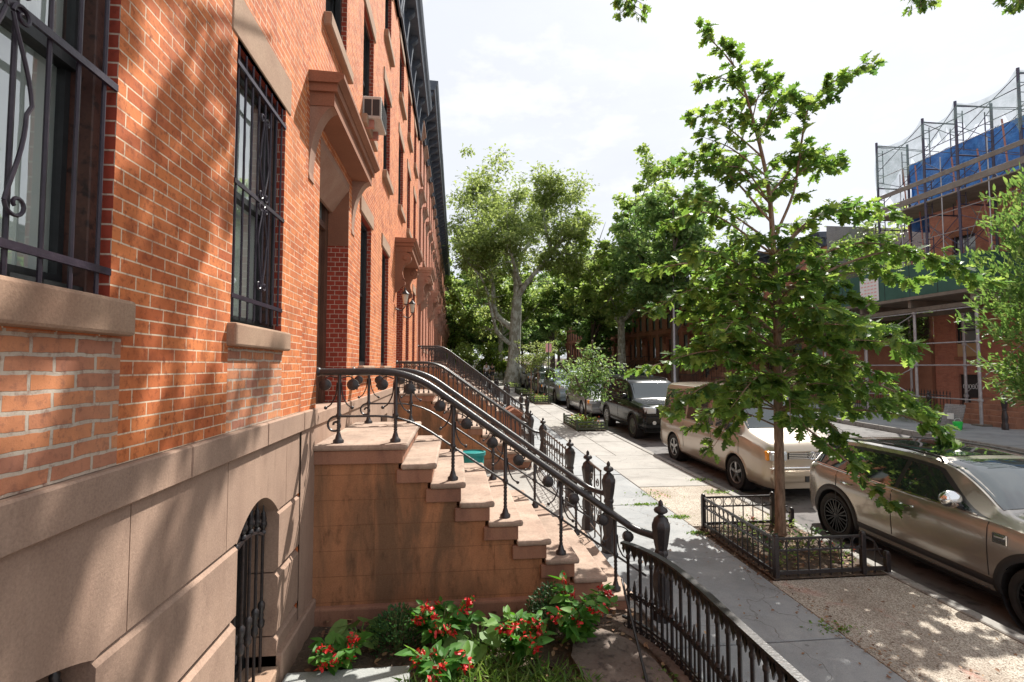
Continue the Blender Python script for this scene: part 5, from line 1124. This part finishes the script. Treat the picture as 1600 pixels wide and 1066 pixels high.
    # door seams and handles
    for sx in(-1,1):
        for y in sp['seams']:
            hb=sec(y)[7][1]; pts=[(sx*(xs(y,z)+.001),y+.02*math.sin((z-z0)*2),z) for z in np.linspace(z0+.2,hb,10)]; MB().tube(pts,.0045,4).build('door_seam',M['blackplastic'],r)
        for y in sp['handles']:
            z=sec(y)[7][1]-.12; x=xs(y,z); MB().tube([(sx*(x+.0),y-.1,z),(sx*(x+.035),y-.075,z),(sx*(x+.035),y+.075,z),(sx*x,y+.1,z)],.012,6).build('door_handle',M[sp.get('hm','chrome')],r,smooth=50)
        y,zz=sp['mirror']; x=xs(y,zz); mi=MB().ball((sx*(x+.14),y,zz+.1),.12,(1.,.62,.78),16).build('mirror',M[sp.get('mm',mat)],r,smooth=60); MB().tube([(sx*(x-.01),y+.02,zz),(sx*(x+.1),y+.02,zz+.05)],.03,6).build('mirror_foot',M['blackplastic'],mi)
        MB().ball((sx*(x+.145),y+.03,zz+.1),.102,(1.,.5,.75),12).build('mirror_glass',M['carglass'],mi)
    F=-Ln/2; 
    def front(z,x): 
        return F
    for sx in(-1,1):
        lx,lz,lw,lh=sp['lamp']; pl=sx*lx
        MB().box(pl-lw,pl+lw,F+sp.get('lampd',.02)-.04,F+sp.get('lampd',.02)+.14,lz-lh,lz+lh,.03).build('headlight',M['lens'],r,smooth=40)
        MB().box(sx*(lx+lw-.01)-.05,sx*(lx+lw-.01)+.075,F+.03,F+.22,lz-lh,lz+lh,.02).build('indicator',M[sp.get('ind','amber')],r,smooth=40)
        tx_=Wd_*PL[-1][1]*.9; MB().box(sx*tx_-.05,sx*tx_+.05,Ln/2-.1,Ln/2+.012,sp['tailz']-.11,sp['tailz']+.11,.02).build('tail_light',M['redlens'],r,smooth=40)
    gx,gz0,gz1,gm=sp['grille']; g=MB().box(-gx,gx,F-.012,F+.1,gz0,gz1,.008).build('grille',M['blackplastic'],r)
    m=MB(); k=4
    for i in range(k): z=gz0+(gz1-gz0)*(i+.5)/k; m.box(-gx*.96,gx*.96,F-.02,F,z-.007,z+.007)
    m.build('grille_bars',M[gm],g)
    b=sp['bumper']; wf_=Wd_*PL[0][1]*1.04; wr_=Wd_*PL[-1][1]*1.04; MB().box(-wf_,wf_,F-.06,F+.25,b[0],b[1],.05).build('front_bumper',M[b[2]],r,smooth=40); MB().box(-wr_,wr_,Ln/2-.2,Ln/2+.05,b[0],b[1],.05).build('rear_bumper',M[b[2]],r,smooth=40)
    MB().box(-.16,.16,F-.075,F-.05,b[0]+.03,b[0]+.13).build('number_plate',M['white'] if sp.get('plate')=='w' else M['blackplastic'],r)
    if sp.get('rails'):
        for sx in(-1,1):
            ya,yb=sp['rails']; pts=[]
            for y in np.linspace(ya,yb,14): s=sec(y); pts.append((sx*s[11][0]*.97,y,s[11][1]+.045))
            pts=[(pts[0][0],pts[0][1]-.05,pts[0][2]-.05)]+pts+[(pts[-1][0],pts[-1][1]+.05,pts[-1][2]-.05)]; MB().tube(pts,.014,6).build('roof_rail',M[sp.get('railm','blackplastic')],r,smooth=50)
    MB().box(-Wd_*.8,Wd_*.8,F+.3,Ln/2-.3,z0-.07,z0-.002).build('underbody',M['blackplastic'],r)
    return r
zr=lambda y:G(y)-.16
# estate-bodied small hatchback, right foreground
L_=4.27
club=dict(L=L_,W=1.80,H=1.45,z0=.21,wheels=(-1.33,1.34),wr=.325,ww=.21,rimr=.74,spokes=10,lip=.065,cabin=.36,dr=.085,roofw=.715,
 top=[(-2.135,.60),(-2.10,.72),(-1.98,.86),(-1.6,.97),(-1.0,1.015),(-.86,1.04),(-.66,1.17),(-.30,1.37),(-.05,1.43),(.4,1.45),(1.1,1.435),(1.7,1.385),(1.84,1.33),(1.98,1.10),(2.09,.94),(2.135,.74)],
 belt=[(-2.135,.58),(-2.0,.80),(-1.6,.90),(-1.0,.95),(0,.965),(1.2,.985),(1.8,1.0),(2.02,.95),(2.135,.72)],
 plan=[(-2.135,.66),(-2.08,.80),(-1.9,.93),(-1.5,.985),(-1,1),(1.2,1),(1.7,.98),(1.95,.92),(2.08,.82),(2.135,.7)],
 sidewin=[(-.70,-.12,.30,.26),(.36,.32,1.12,1.02),(1.18,1.08,1.80,1.66)],winhi=.035,pillar=(-.84,-.16,1.93,1.78),gtrim='chrome',shield=(-.84,-.13,.93),rearglass=(2.0,1.86,.85),roofglass=(.0,1.25,.74),seams=(-.86,.33,1.28),handles=(.12,1.08),mirror=(-.52,.98),mm='chrome',lamp=(.62,.74,.13,.12),lampd=.04,tailz=.82,grille=(.42,.42,.66,'chrome'),bumper=(.24,.44,'paint_taupe'),rails=(-.05,1.62))
c1=car('hatchback_car','taupe metallic hatchback with black wheels, parked at the right edge beside the oak','car',(6.29,5.58,zr(5.58)),dict(club,rz=-.02),'paint_taupe',rim='blackrim',group='cars parked along the near kerb')
for sx in(-1,1): MB().tube([(sx*.895,-1.02,.83),(sx*.9,-.93,.83)],.018,6).box(sx*.9-.006,sx*.9+.008,-1.04,-.9,.76,.86,.004).build('side_scuttle',M['chrome'],c1)
wp_=MB().tube([(-.1,-.84,1.05),(-.55,-.66,1.13)],.008,5).tube([(.5,-.85,1.045),(.0,-.7,1.15)],.008,5).build('wipers',M['blackplastic'],c1)
van=dict(L=4.80,W=1.84,H=1.94,z0=.24,wheels=(-1.45,1.42),wr=.33,ww=.21,spokes=5,cabin=.5,dr=.12,roofw=.80,cladding=0,lip=.03,
 top=[(-2.40,.86),(-2.37,.98),(-2.2,1.06),(-1.72,1.17),(-1.6,1.22),(-1.0,1.80),(-.8,1.88),(-.3,1.93),(.6,1.94),(2.1,1.92),(2.28,1.84),(2.36,1.2),(2.40,1.0)],
 belt=[(-2.40,.84),(-2.2,.98),(-1.7,1.08),(0,1.08),(2.25,1.08),(2.40,.95)],
 plan=[(-2.40,.80),(-2.3,.92),(-2.0,.98),(-1.5,1),(2.1,1),(2.3,.96),(2.40,.88)],
 sidewin=[(-1.52,-.98,-.58,-.58),(-.48,-.48,.78,.78),(.88,.88,2.15,2.08)],winlo=.04,winhi=.05,shield=(-1.62,-1.0,.93),rearglass=(2.345,2.26,.85),seams=(-1.6,-.53,.83),handles=(-.68,-.36),hm='paint_sand',mirror=(-1.38,1.12),mm='blackplastic',lamp=(.62,.82,.16,.085),tailz=1.0,grille=(.45,.76,.88,'chrome'),bumper=(.34,.60,'paint_sand'))
c2=car('passenger_van','sand coloured passenger van behind the oak, orange indicator and chrome grille bars','van',(6.38,11.1,zr(11.1)),van,'paint_sand',group='cars parked along the near kerb')
lg=MB(); F=-2.44; cc_=(0,F,.83); lg.tube([(.065*math.cos(t),F,.83+.065*math.sin(t)) for t in np.linspace(0,2*PI,21)],.007,5,cap=False).tube([(-.035,F,.878),(0,F,.835),(.035,F,.878)],.006,4).tube([(-.052,F,.855),(-.025,F,.785),(0,F,.825),(.025,F,.785),(.052,F,.855)],.006,4).build('front_emblem',M['chrome'],c2)
MB().box(-.8,.8,-2.40-.075,-2.40+.0,.60,.635,.01).build('bumper_strip',M['chrome'],c2)
suv=dict(L=4.75,W=1.92,H=1.85,z0=.32,wheels=(-1.42,1.40),wr=.375,ww=.24,spokes=9,cabin=.5,dr=.08,roofw=.80,lip=.05,
 top=[(-2.375,.98),(-2.34,1.08),(-2.1,1.13),(-1.25,1.19),(-1.12,1.23),(-.62,1.72),(-.4,1.80),(.3,1.84),(2.0,1.85),(2.2,1.80),(2.32,1.25),(2.375,1.05)],
 belt=[(-2.375,.96),(-2.1,1.05),(-1.2,1.12),(0,1.14),(2.2,1.15),(2.375,1.0)],plan=[(-2.375,.88),(-2.3,.94),(-2.0,.99),(-1.5,1),(2.1,1),(2.375,.92)],
 sidewin=[(-1.05,-.58,-.05,-.05),(.03,.03,.95,.95),(1.03,1.03,2.15,2.0)],winlo=.03,winhi=.04,shield=(-1.13,-.64,.93),rearglass=(2.31,2.2,.85),seams=(-1.1,-.01,.99),handles=(-.2,.8),mirror=(-.85,1.18),lamp=(.68,.96,.15,.095),ind='lens',tailz=1.1,grille=(.45,.86,1.03,'blackplastic'),bumper=(.42,.80,'paint_black'),rails=(-.2,1.9))
c3=car('off_roader','black boxy off-roader parked behind the sand van','car',(6.55,17.35,zr(17.35)),suv,'paint_black',rim='silverrim',group='cars parked along the near kerb')
for sx in(-1,1): MB().lathe([(.06,-2.46),(.055,-2.45)],(sx*.62,0,.6),12,'y').build('fog_light',M['lens'],c3)
sedan=dict(L=4.6,W=1.78,H=1.45,z0=.22,wheels=(-1.38,1.32),wr=.32,ww=.2,spokes=7,cabin=.36,dr=.07,roofw=.70,cladding=0,
 top=[(-2.3,.66),(-2.25,.76),(-1.6,.91),(-1.05,.98),(-.9,1.03),(-.25,1.38),(.1,1.44),(.8,1.42),(1.1,1.34),(1.62,1.06),(1.72,1.03),(2.2,.98),(2.3,.8)],
 belt=[(-2.3,.64),(-1.6,.84),(-1,.91),(1.5,.96),(2.2,.92),(2.3,.76)],plan=[(-2.3,.74),(-2.15,.88),(-1.8,.97),(-1.3,1),(1.4,1),(2.0,.95),(2.3,.80)],
 sidewin=[(-.8,-.22,.15,.15),(.22,.22,1.35,1.0)],winhi=.03,shield=(-.95,-.27,.93),rearglass=(1.6,1.12,.88),seams=(-.95,.18,1.2),handles=(.02,1.0),mirror=(-.68,.95),lamp=(.62,.68,.15,.07),tailz=.84,grille=(.3,.5,.62,'chrome'),bumper=(.26,.46,'paint_silver'))
wag=dict(sedan); wag.update(H=1.52,top=[(-2.3,.70),(-2.25,.80),(-1.6,.95),(-1.05,1.01),(-.9,1.05),(-.25,1.44),(.1,1.5),(1.5,1.50),(1.95,1.42),(2.18,1.08),(2.3,.85)],sidewin=[(-.8,-.22,.15,.15),(.22,.22,1.05,1.05),(1.12,1.12,1.95,1.78)],rearglass=(2.16,1.97,.86),seams=(-.95,.18,1.08))
w1=car('estate_car','grey estate car nose to tail behind the black off-roader','car',(6.3,23.2,zr(23.2)),dict(wag,bumper=(.26,.46,'paint_grey')),'paint_grey',group='cars parked along the near kerb')
s2=dict(suv); s2.update(H=1.7,cladding=0)
c5=car('sport_utility_car','silver blue tall car with orange indicators beside the sign pole','car',(6.25,28.7,zr(28.7)),dict(suv,ind='amber',bumper=(.42,.7,'paint_blue'),z0=.26),'paint_blue',group='cars parked along the near kerb')
dc=car('saloon_car','pale silver saloon parked across the road before the dark stoops','car',(13.9,43.5,zr(43.5)),sedan,'paint_silver',group='cars parked along the far kerb')
def recolor(root,new):
    for o in [root]+kids(root)+[g for k in kids(root) for g in kids(k)]:
        if o.type=='MESH' and o.data.materials and o.data.materials[0] and o.data.materials[0].name.split('.')[0].endswith(('car_paint','metallic_paint')):
            o.data=o.data.copy(); o.data.materials[0]=M[new]
def cdup(src,x,y,mat,lab,grp='cars parked along the near kerb'):
    c=dup(src,(x,y,zr(y)),None,lab,grp); recolor(c,mat); return c
cdup(w1,6.2,34.3,'paint_dark','dark estate car behind the silver blue tall car'); cdup(c5,6.25,40.2,'paint_dark','dark tall car near the forked plane tree'); cdup(dc,6.2,46,'paint_red','dark red saloon beside the forked plane tree')
cdup(w1,6.2,52,'paint_silver','distant silver estate car past the forked plane tree'); cdup(dc,6.2,58,'paint_grey','distant grey saloon along the near kerb, farthest in its row')
cdup(w1,13.9,38.3,'paint_blue','blue grey estate car across the road, nearest of its row','cars parked along the far kerb'); cdup(dc,13.9,49,'paint_grey','grey saloon across the road behind the pale silver one','cars parked along the far kerb'); cdup(w1,13.9,55,'paint_dark','dark estate car across the road, in front of the distant stoops','cars parked along the far kerb'); cdup(dc,13.9,61,'paint_silver','farthest silver saloon across the road','cars parked along the far kerb')
# ------------------------------------------------------------------ across the road
def opp(yend,label,**k):
    P=k.get('P',5.8); return rowhouse('brick_row_house',label,dict(loc=(OFX,yend,G(yend-3)),rz=PI),**k)
ok=dict(P=5.8,wm='brick_red',cols=((2.5,3.4),(4.3,5.2)),colz=(2.2,4.4),w2=(5.2,6.7),w3=(7.2,8.4),corn=(8.75,9.55,.5,6),hoodz=(3.7,4.7,.4,'scroll'),hm='hood',lm='hood',lint=.26,base_m='hood')
o1=opp(27+5.8,'red-brown row house across the road with a grey brick side wall',**ok)
gw=MB().add([(.0,5.803,0),(-9.9,5.803,0),(-9.9,5.803,9.9),(0,5.803,9.9)],[(0,1,2,3)]).build('side_wall',M['brick_grey'],o1)
def ostoop(root):
    # stone steps, and a raking pair of rails, built into the house front
    m=MB()
    for i in range(8): m.box(0.0,.7+.28*i,.25,2.0,1.62-.2*(i+1) if i else 1.42,1.62-.2*i,.0)
    m2=MB()
    for i in range(8): m2.box(.0 if i==0 else .7+.28*(i-1),.7+.28*i,.25,2.0,-.1,1.62-.2*i,.01)
    m2.build('steps',M['riser'],root)
    for y in(.3,1.95):
        q=MB().tube([(0,y,2.4),(.75,y,2.4),(2.9,y,.9)],.025,6)
        for i in range(14): x=.1+.2*i; zt_=2.4 if x<.75 else 2.4-(x-.75)*.7; q.tube([(x,y,zt_-.8),(x,y,zt_)],.012,5)
        q.build('stair_rail',M['iron'],root)
    for y0_,y1_ in((2.1,5.7),):
        q=MB().tube([(2.2,y0_,.85),(2.2,y1_,.85)],.015,5).tube([(2.2,y0_,.15),(2.2,y1_,.15)],.015,5)
        n=int((y1_-y0_)/.13)
        for i in range(n+1): q.lathe([(.01,-.05),(.01,.85),(.018,.88),(.002,.98)],(2.2,y0_+(y1_-y0_)*i/n,0),5)
        q.build('areaway_fence',M['iron'],root)
ostoop(o1)
src=opp(27+11.6,'red-brown row house across the road, second from the grey side wall',**ok); ostoop(src)
for k in range(2,12):
    yy=27+5.8*(k+1); dup(src,(OFX,yy,G(yy-3)),PI,'red-brown row house across the road, %s from the grey side wall'%ords[k-1])
# house under repair behind the scaffold
sb=empty('brick_house',(OFX,20.6,G(17)),PI); tag(sb,'red brick house wrapped in scaffolding and blue sheeting at the top','house')
hw=[(1.0,2.0,2.5,4.7),(3.9,4.9,2.5,4.7),(6.8,7.8,2.5,4.7),(9.7,10.7,2.5,4.7),(1.0,2.0,6.0,7.6),(3.2,4.2,6.0,7.6),(5.6,6.6,6.0,7.6),(8.2,9.2,6.0,7.6),(11,12,6.0,7.6)]; dr=(1.05,1.95,-.1,1.75)
m=MB(); facade(m,0,16,-.4,9.6,hw+[dr],.15); m.add([(0,0,-.4),(-10,0,-.4),(-10,0,9.6),(0,0,9.6)],[(0,1,2,3)]).add([(0,0,9.6),(-10,0,9.6),(-10,16,9.6),(0,16,9.6)],[(0,1,2,3)]); m.build('wall',M['brick_red'],sb)
for hh in hw+[dr]: m=MB(); reveals(m,[hh],.12); m.build('jamb',M['brick_red'],sb)
for i,(a,b,c,d) in enumerate(hw):
    w=window(sb,a,b,c,d,.1,lm='hood')
    if i==0: MB().box(-.07,-.04,a,b,c,c+.55).build('plywood_panel',M['ply'],w)
    if i==1: MB().box(-.07,-.04,a,b,c+.6,c+1.2).build('plywood_panel',M['ply'],w)
d=MB().box(-.2,-.12,1.05,1.95,-.1,1.75).build('basement_door',M['iron'],sb); m=MB()
for j in range(6): m.tube([(-.11,1.12+.75*(j+.5)/6+.05*math.cos(t),1.25+.09*math.sin(t)) for t in np.linspace(0,2*PI,11)],.012,4,cap=False)
m.build('white_letters',M['white'],d)
m=MB()
for i in range(5): m.box(.0 if i==0 else 1.2+.32*(i-1),1.2+.32*i,2.6,5.0,-.1,.86-.18*i,.01)
m.build('steps',M['riser'],sb)
for yy in (2.5,5.25): newel((OFX-2.9,20.6-yy,G(17)),['dark iron newel beside the brown steps behind the scaffold leg','dark iron newel on the camera side of the brown steps across the road'][yy>4],1.15,'iron','newels across the road')
f_=empty('iron_fence',(OFX-2.3,17.8,G(19))); tag(f_,'black spiked iron fence before the scaffolded house','fence'); q=MB().tube([(0,0,.9),(0,8.8,.9+S*8.8)],.02,5).tube([(0,0,.2),(0,8.8,.2+S*8.8)],.02,5)
for i in range(66): q.lathe([(.012,0),(.012,.95),(.02,1.0),(.002,1.12)],(0,8.8*i/65,S*8.8*i/65),5)
q.build('railings',M['iron'],f_)
gwall=empty('garden_wall',(OFX,20.62,G(20.6))); tag(gwall,'low red painted wall between the scaffolded house and the grey side wall','wall'); MB().box(-.15,.15,0,6.35,-.3,3.1).build('wall_face',M['hood'],gwall); MB().box(-.2,.2,0,6.35,3.1,3.25,.02).build('coping',M['hood'],gwall)
n=5200; P=np.stack([rng.uniform(-.5,.3,n),rng.uniform(0.1,6.3,n),3.0+1.6*rng.random(n)**1.0],1); P[:,0]-=.25*np.sin(P[:,1]*2.1)+.1*np.sin(P[:,2]*4); iv=empty('ivy_hedge',(OFX,20.62,G(20.6)));tag(iv,'dark ivy mass on top of the low red wall across the road','ivy'); leaves('foliage','oval',P,rv(n)+(-.4,0,-.3),rv(n)+(-1,0,.5),.13,M['darkleaf'],iv)
MB().box(-.1,.1,.1,6.2,3.1,4.3).build('stems',M['darkbark'],iv)
tp_=empty('tarpaulin',(OFX-.12,0,0)); tag(tp_,'blue tarpaulin draped over the top storey of the scaffolded house','tarpaulin')
def cloth(fn,nu,nv,th=.01):
    vs=[fn(i/nu,j/nv) for i in range(nu+1) for j in range(nv+1)]; return MB().add(vs,[(i*(nv+1)+j,(i+1)*(nv+1)+j,(i+1)*(nv+1)+j+1,i*(nv+1)+j+1) for i in range(nu) for j in range(nv)])
cloth(lambda u,v:(-.05-.1*math.sin(u*37)*math.sin(v*3)-.05*math.sin(u*91+v*5)-.25*(1-v)**2,8+13.3*u,9.35+.2*math.sin(u*23)*(1-v)+v*2.4),160,12).build('front_sheet',M['tarp'],tp_,smooth=70)
cloth(lambda u,v:(.0+3*v,8+13.3*u,11.75-.1*math.sin(u*31)*math.sin(v*5)),80,8).build('roof_sheet',M['tarp'],tp_,smooth=70)
cloth(lambda u,v:(-.05+3*u,21.3+.1*math.sin(v*9+u*7),8.6+v*3.15),30,20).build('end_sheet',M['tarp'],tp_,smooth=70)
# scaffold
SX=18.5; sc=empty('scaffold',(SX,0,0)); tag(sc,'tall pipe scaffold with ladder frames, planks and torn netting above the green shed','scaffold')
fy=[20.35,18.1,16.75,14.6,12.4,10.2]; IX=1.5
for i,y in enumerate(fy):
    m=MB()
    for x in(0,IX):
        m.tube([(x,y,6.4),(x,y,12.25)],.048,7)
        s=1 if x==0 else -1
        for zb in(6.6,8.9,11.0): 
            m.tube([(x+s*.28,y,zb-.6),(x+s*.28,y,zb+.9)],.02,5)
            for t in range(5): m.tube([(x,y,zb-.55+.33*t),(x+s*.28,y,zb-.55+.33*t)],.014,4)
    for z in(8.35,10.2,12.1): m.tube([(0,y,z),(IX,y,z)],.03,6)
    m.build('frame',M['bluesteel'],sc,smooth=50)
for a,b in zip(fy,fy[1:]):
    for x in(0,IX):
        m=MB()
        for z in(6.8,9.3,10.9): m.tube([(x,a,z),(x,b,z+1.15)],.014,5).tube([(x,b,z),(x,a,z+1.15)],.014,5)
        m.tube([(x,a,11.6),(x,b,11.6)],.018,5)
        m.build('cross_brace',M['bluesteel'],sc,smooth=50)
for a,b in zip(fy,fy[1:]):
    m=MB(); c_=(a+b)/2
    m.tube([(IX,a,6.6),(IX,b,9.6)],.014,5).tube([(IX,b,6.6),(IX,a,9.6)],.014,5).tube([(0,c_,6.4),(0,c_,10.4)],.02,5)
    for z in(7.4,8.2,10.6): m.tube([(0,a,z),(0,b,z)],.016,5)
    m.build('guard_rail',M['galv'],sc,smooth=50)
for k,(x,z,h,w) in enumerate([(-.06,9.62,.18,.04),(-.06,9.0,.24,.05),(-.02,8.82,.06,1.55)]): 
    MB().box(x,x+w,9.5,20.6,z,z+h,.006).build('plank',M['plank'],sc)
MB().box(IX,IX+.05,9.5,20.6,9.55,9.75).build('plank',M['plank'],sc)
for i,(y,z0_,z1_) in enumerate([(19.5,6.5,11.0),(18.9,6.4,10.9),(17.3,6.5,10.6),(16.3,6.5,10.5),(15.4,6.6,11.2)]): MB().tube([(.7,y,z0_),(.9,y+.5,z1_)],.03,6).build('strut',M['orangepole'],sc,smooth=50)
for a,b,lo0,lo1 in [(fy[0],fy[1],9.9,10.6),(fy[1],fy[2],11.2,11.0),(fy[2],fy[3],11.3,10.4),(fy[3],fy[4],10,10),(fy[4],fy[5],10,10.6)]:
    cloth(lambda u,v:(-.05-.08*math.sin(u*9+v*4),a+(b-a)*u,(12.2-.45*math.sin(PI*u))*v+(1-v)*(lo0+(lo1-lo0)*u+.25*math.sin(u*17)+.12*math.sin(u*41))),26,8).build('netting',M['net'],sc,smooth=80)
cloth(lambda u,v:(IX*u,fy[0]+.04*math.sin(u*8+v*3),(12.15-.2*math.sin(PI*u))*v+(1-v)*(9.6+.4*math.sin(u*7))),16,8).build('netting',M['net'],sc,smooth=80)
# sidewalk shed under it
sh=empty('sidewalk_shed',(SX,16.2,0)); tag(sh,'green sidewalk shed on galvanised pipe legs over the pavement across the road','shed')
MB().box(-.35,-.3,-.2,8.2,5.15,6.42).build('green_parapet',M['greenply'],sh); MB().box(-.3,2.6,-.25,-.2,5.15,6.42).build('green_parapet',M['greenply'],sh)
m=MB()
for i in range(7): m.box(-.36,-.34,1.2*i+.0,1.2*i+.012,5.15,6.42)
m.build('panel_seam',M['blackplastic'],sh)
MB().box(-.35,2.6,-.2,8.2,5.02,5.14).build('deck',M['shedwood'],sh)
for y in(0.05,2.6,5.1,7.7): MB().box(-.2,2.5,y-.07,y+.07,4.72,5.01).build('beam',M['shedwood'],sh)
for x in(0,2.2): MB().box(x-.06,x+.06,-.1,8.1,4.55,4.71).build('beam',M['shedwood'],sh)
sg=MB().box(-.385,-.365,3.9,4.9,5.2,6.25).build('notice_board',M['white'],sh); m=MB()
for i in range(6): 
    for j in range(4+i%2): m.box(-.392,-.386,4.0+.18*j,4.0+.18*j+.12,6.05-.15*i-.045,6.05-.15*i)
m.build('notice_text',M['signred'],sg)
for y in(0.1,2.6,5.1,7.7):
    for x in(0,2.2):
        zg=G(16.2+y); MB().tube([(x,y,zg),(x,y,4.6)],.055,10).build('leg',M['galv'],sh,smooth=50)
        for zz in(1.15,2.4,3.25,4.5): MB().lathe([(.07,zz-.05),(.085,zz-.04),(.085,zz+.04),(.07,zz+.05)],(x,y,0),8).build('coupler',M['galv'],sh)
        if x==0: MB().box(x-.2,x+.2,y-.2,y+.2,zg,zg+.06,.01).build('foot_board',M['shedwood'],sh)
for y in(0.1,2.6,5.1):
    for z in(4.3,3.05,2.2,.95):
        zz=z+.2; MB().tube([(-.06,y,zz),(-.06,y+2.5,zz)],.026,7).build('cross_pipe',M['galv'],sh,smooth=50)
    if y>1: 
        for z in(.95,3.05): MB().tube([(-.1,y,z+.2),(-.1,y+2.5,z+1.35)],.02,6).tube([(-.12,y,z+1.35),(-.12,y+2.5,z+.2)],.02,6).build('diagonal_brace',M['galv'],sh,smooth=50)
MB().tube([(2.1,.1,1.2),(2.1,2.6,3.4)],.016,5).tube([(2.1,.1,3.4),(2.1,2.6,1.2)],.016,5).build('diagonal_brace',M['galv'],sh,smooth=50)
# small things on the far pavement
lb_=empty('leaning_board',(16.95,16.0,G(16)),R(12)); tag(lb_,'grey board leaning on the far pavement beside the green shrub, with a pale label','board'); MB().prism([(0,0),(.04,0),(.34,.78),(.30,.8)],0,.62,'y').build('panel',M['brick_grey'],lb_,loc=(0,-.3,0)); MB().box(-.02,.0,-.12,.08,.3,.5).build('paper_label',M['white'],lb_)
bk=empty('bucket',(16.75,15.55,G(15.5))); tag(bk,'bright green plastic bucket before the leaning grey board','bucket'); MB().lathe([(.1,0),(.14,.26),(.13,.27),(.09,.02)],(0,0,0),16).build('pail',M['greenplastic'],bk,smooth=50); MB().tube([(.14*math.cos(t),0,.26+.12*math.sin(t)) for t in np.linspace(0,PI,10)],.006,5).build('handle',M['white'],bk)
clump('green_shrub','low bright green shrub at the foot of the scaffold across the road','shrub',(17.4,17.6,G(17.6)),420,.75,.85,'oval',.13,'grassleaf',stems=8)
clump('green_shrub','fuller green shrub behind the leaning board across the road','shrub',(17.8,18.6,G(18.6)),420,.7,1.0,'oval',.13,'midleaf',stems=8)
# lamp post, sign post
lp=empty('street_lamp',(15.4,34.8,G(35))); tag(lp,'grey metal street lamp pole across the road, left of the young oak','street lamp'); MB().lathe([(.16,0),(.16,.5),(.1,.6),(.085,4),(.07,7.6)],(0,0,0),10).build('pole',M['galv'],lp,smooth=50); MB().tube(smoothpath([(0,0,7.5),(0,0,8.2),(-1.8,0,8.4)],5),.045,7).build('arm',M['galv'],lp,smooth=50); MB().ball((-2.1,0,8.36),.3,(1.2,.55,.35),12).build('lamp_head',M['galv'],lp,smooth=60)
sp_=empty('street_sign',(4.7,25.7,G(25.7))); tag(sp_,'thin dark pole with a small pink parking sign at its top','street sign'); MB().tube([(0,0,0),(0,0,3.1)],.03,8).build('pole',M['woodfence'],sp_); MB().box(-.16,.16,-.012,.0,2.62,3.06).build('sign_plate',M['signred'],sp_,rz=.25)
# people walking away up the left sidewalk
def person(loc,label,top,bottom,h=1.72,stride=.16,sleeve=True,rz=0):
    r=empty('person',loc,rz); tag(r,label,'person','people walking up the sidewalk'); k=h/1.72
    V={'pel':(0,0,.95),'w':(0,.01,1.1),'ch':(0,.02,1.3),'nk':(0,.0,1.47),'nk2':(0,-.01,1.52),'hd':(0,-.01,1.62),'hd2':(0,.0,1.70)}
    Rr={'pel':(.14,.1),'w':(.13,.095),'ch':(.16,.1),'nk':(.055,.055),'nk2':(.05,.052),'hd':(.075,.09),'hd2':(.06,.07)}; E_=[('pel','w'),('w','ch'),('ch','nk'),('nk','nk2'),('nk2','hd'),('hd','hd2')]
    for s,nm in((1,'l'),(-1,'r')):
        st_=stride*s
        for a,b,rr in((('hip',(.09*s,.0,.88),.085)),('kn',(.1*s,st_*.6-.03,.5),.058),('an',(.1*s,st_-.0,.1),.038),('he',(.1*s,st_+.0,.045),.04),('to',(.11*s,st_-.15,.035),.032),('sh',(.18*s,.02,1.4),.06),('el',(.23*s,.02-st_*.3,1.13),.042),('wr',(.24*s,-.06-st_*.7,.88),.028),('ha',(.24*s,-.09-st_*.8,.80),.03)): V[a+nm]=b; Rr[a+nm]=(rr,rr)
        E_+= [('pel','hip'+nm),('hip'+nm,'kn'+nm),('kn'+nm,'an'+nm),('an'+nm,'he'+nm),('he'+nm,'to'+nm),('ch','sh'+nm),('sh'+nm,'el'+nm),('el'+nm,'wr'+nm),('wr'+nm,'ha'+nm)]
    names=list(V)
    def skin(nm,keys,edges,grow,mt,sub=2):
        ks=[q for q in names if q in keys]; me=bpy.data.meshes.new(nm); me.from_pydata([tuple(c*k for c in V[q]) for q in ks],[(ks.index(a),ks.index(b)) for a,b in edges if a in ks and b in ks],[])
        o=bpy.data.objects.new(nm,me); COL.objects.link(o); o.parent=r; o.modifiers.new('s','SKIN'); me.materials.append(mt)
        for i,q in enumerate(ks): me.skin_vertices[0].data[i].radius=tuple((x+grow)*k for x in Rr[q]); me.skin_vertices[0].data[i].use_root=(i==0)
        md=o.modifiers.new('u','SUBSURF'); md.levels=sub; md.render_levels=sub; return o
    skin('body',names,E_,0,M['skin']); skin('shirt',['pel','w','ch','shl','shr','ell','elr'],E_,.014,top); skin('trousers',['pel','hipl','hipr','knl','knr'],E_,.016,bottom)
    MB().ball((0,.015*k,1.675*k),.098*k,(.9,1.05,.85),12).build('hair',M['hair'],r,smooth=60); 
    for s in(1,-1): MB().box(.1*s-.045,.1*s+.045,stride*s-.19,stride*s+.07,-.0,.075,.02).build('shoe',M['darkcloth'],r,smooth=50)
    return r
person((2.75,46,G(46)),'person in a white t-shirt and dark shorts walking away up the left sidewalk',M['shirt'],M['shorts'],1.8,rz=PI)
person((3.45,48.5,G(48.5)),'person dressed in black walking beside the one in the white t-shirt',M['darkcloth'],M['darkcloth'],1.7,-.12,rz=PI)
person((2.4,60,G(60)),'distant person in pale clothes further up the shaded sidewalk',M['shirt'],M['darkcloth'],1.7,.1,rz=0)
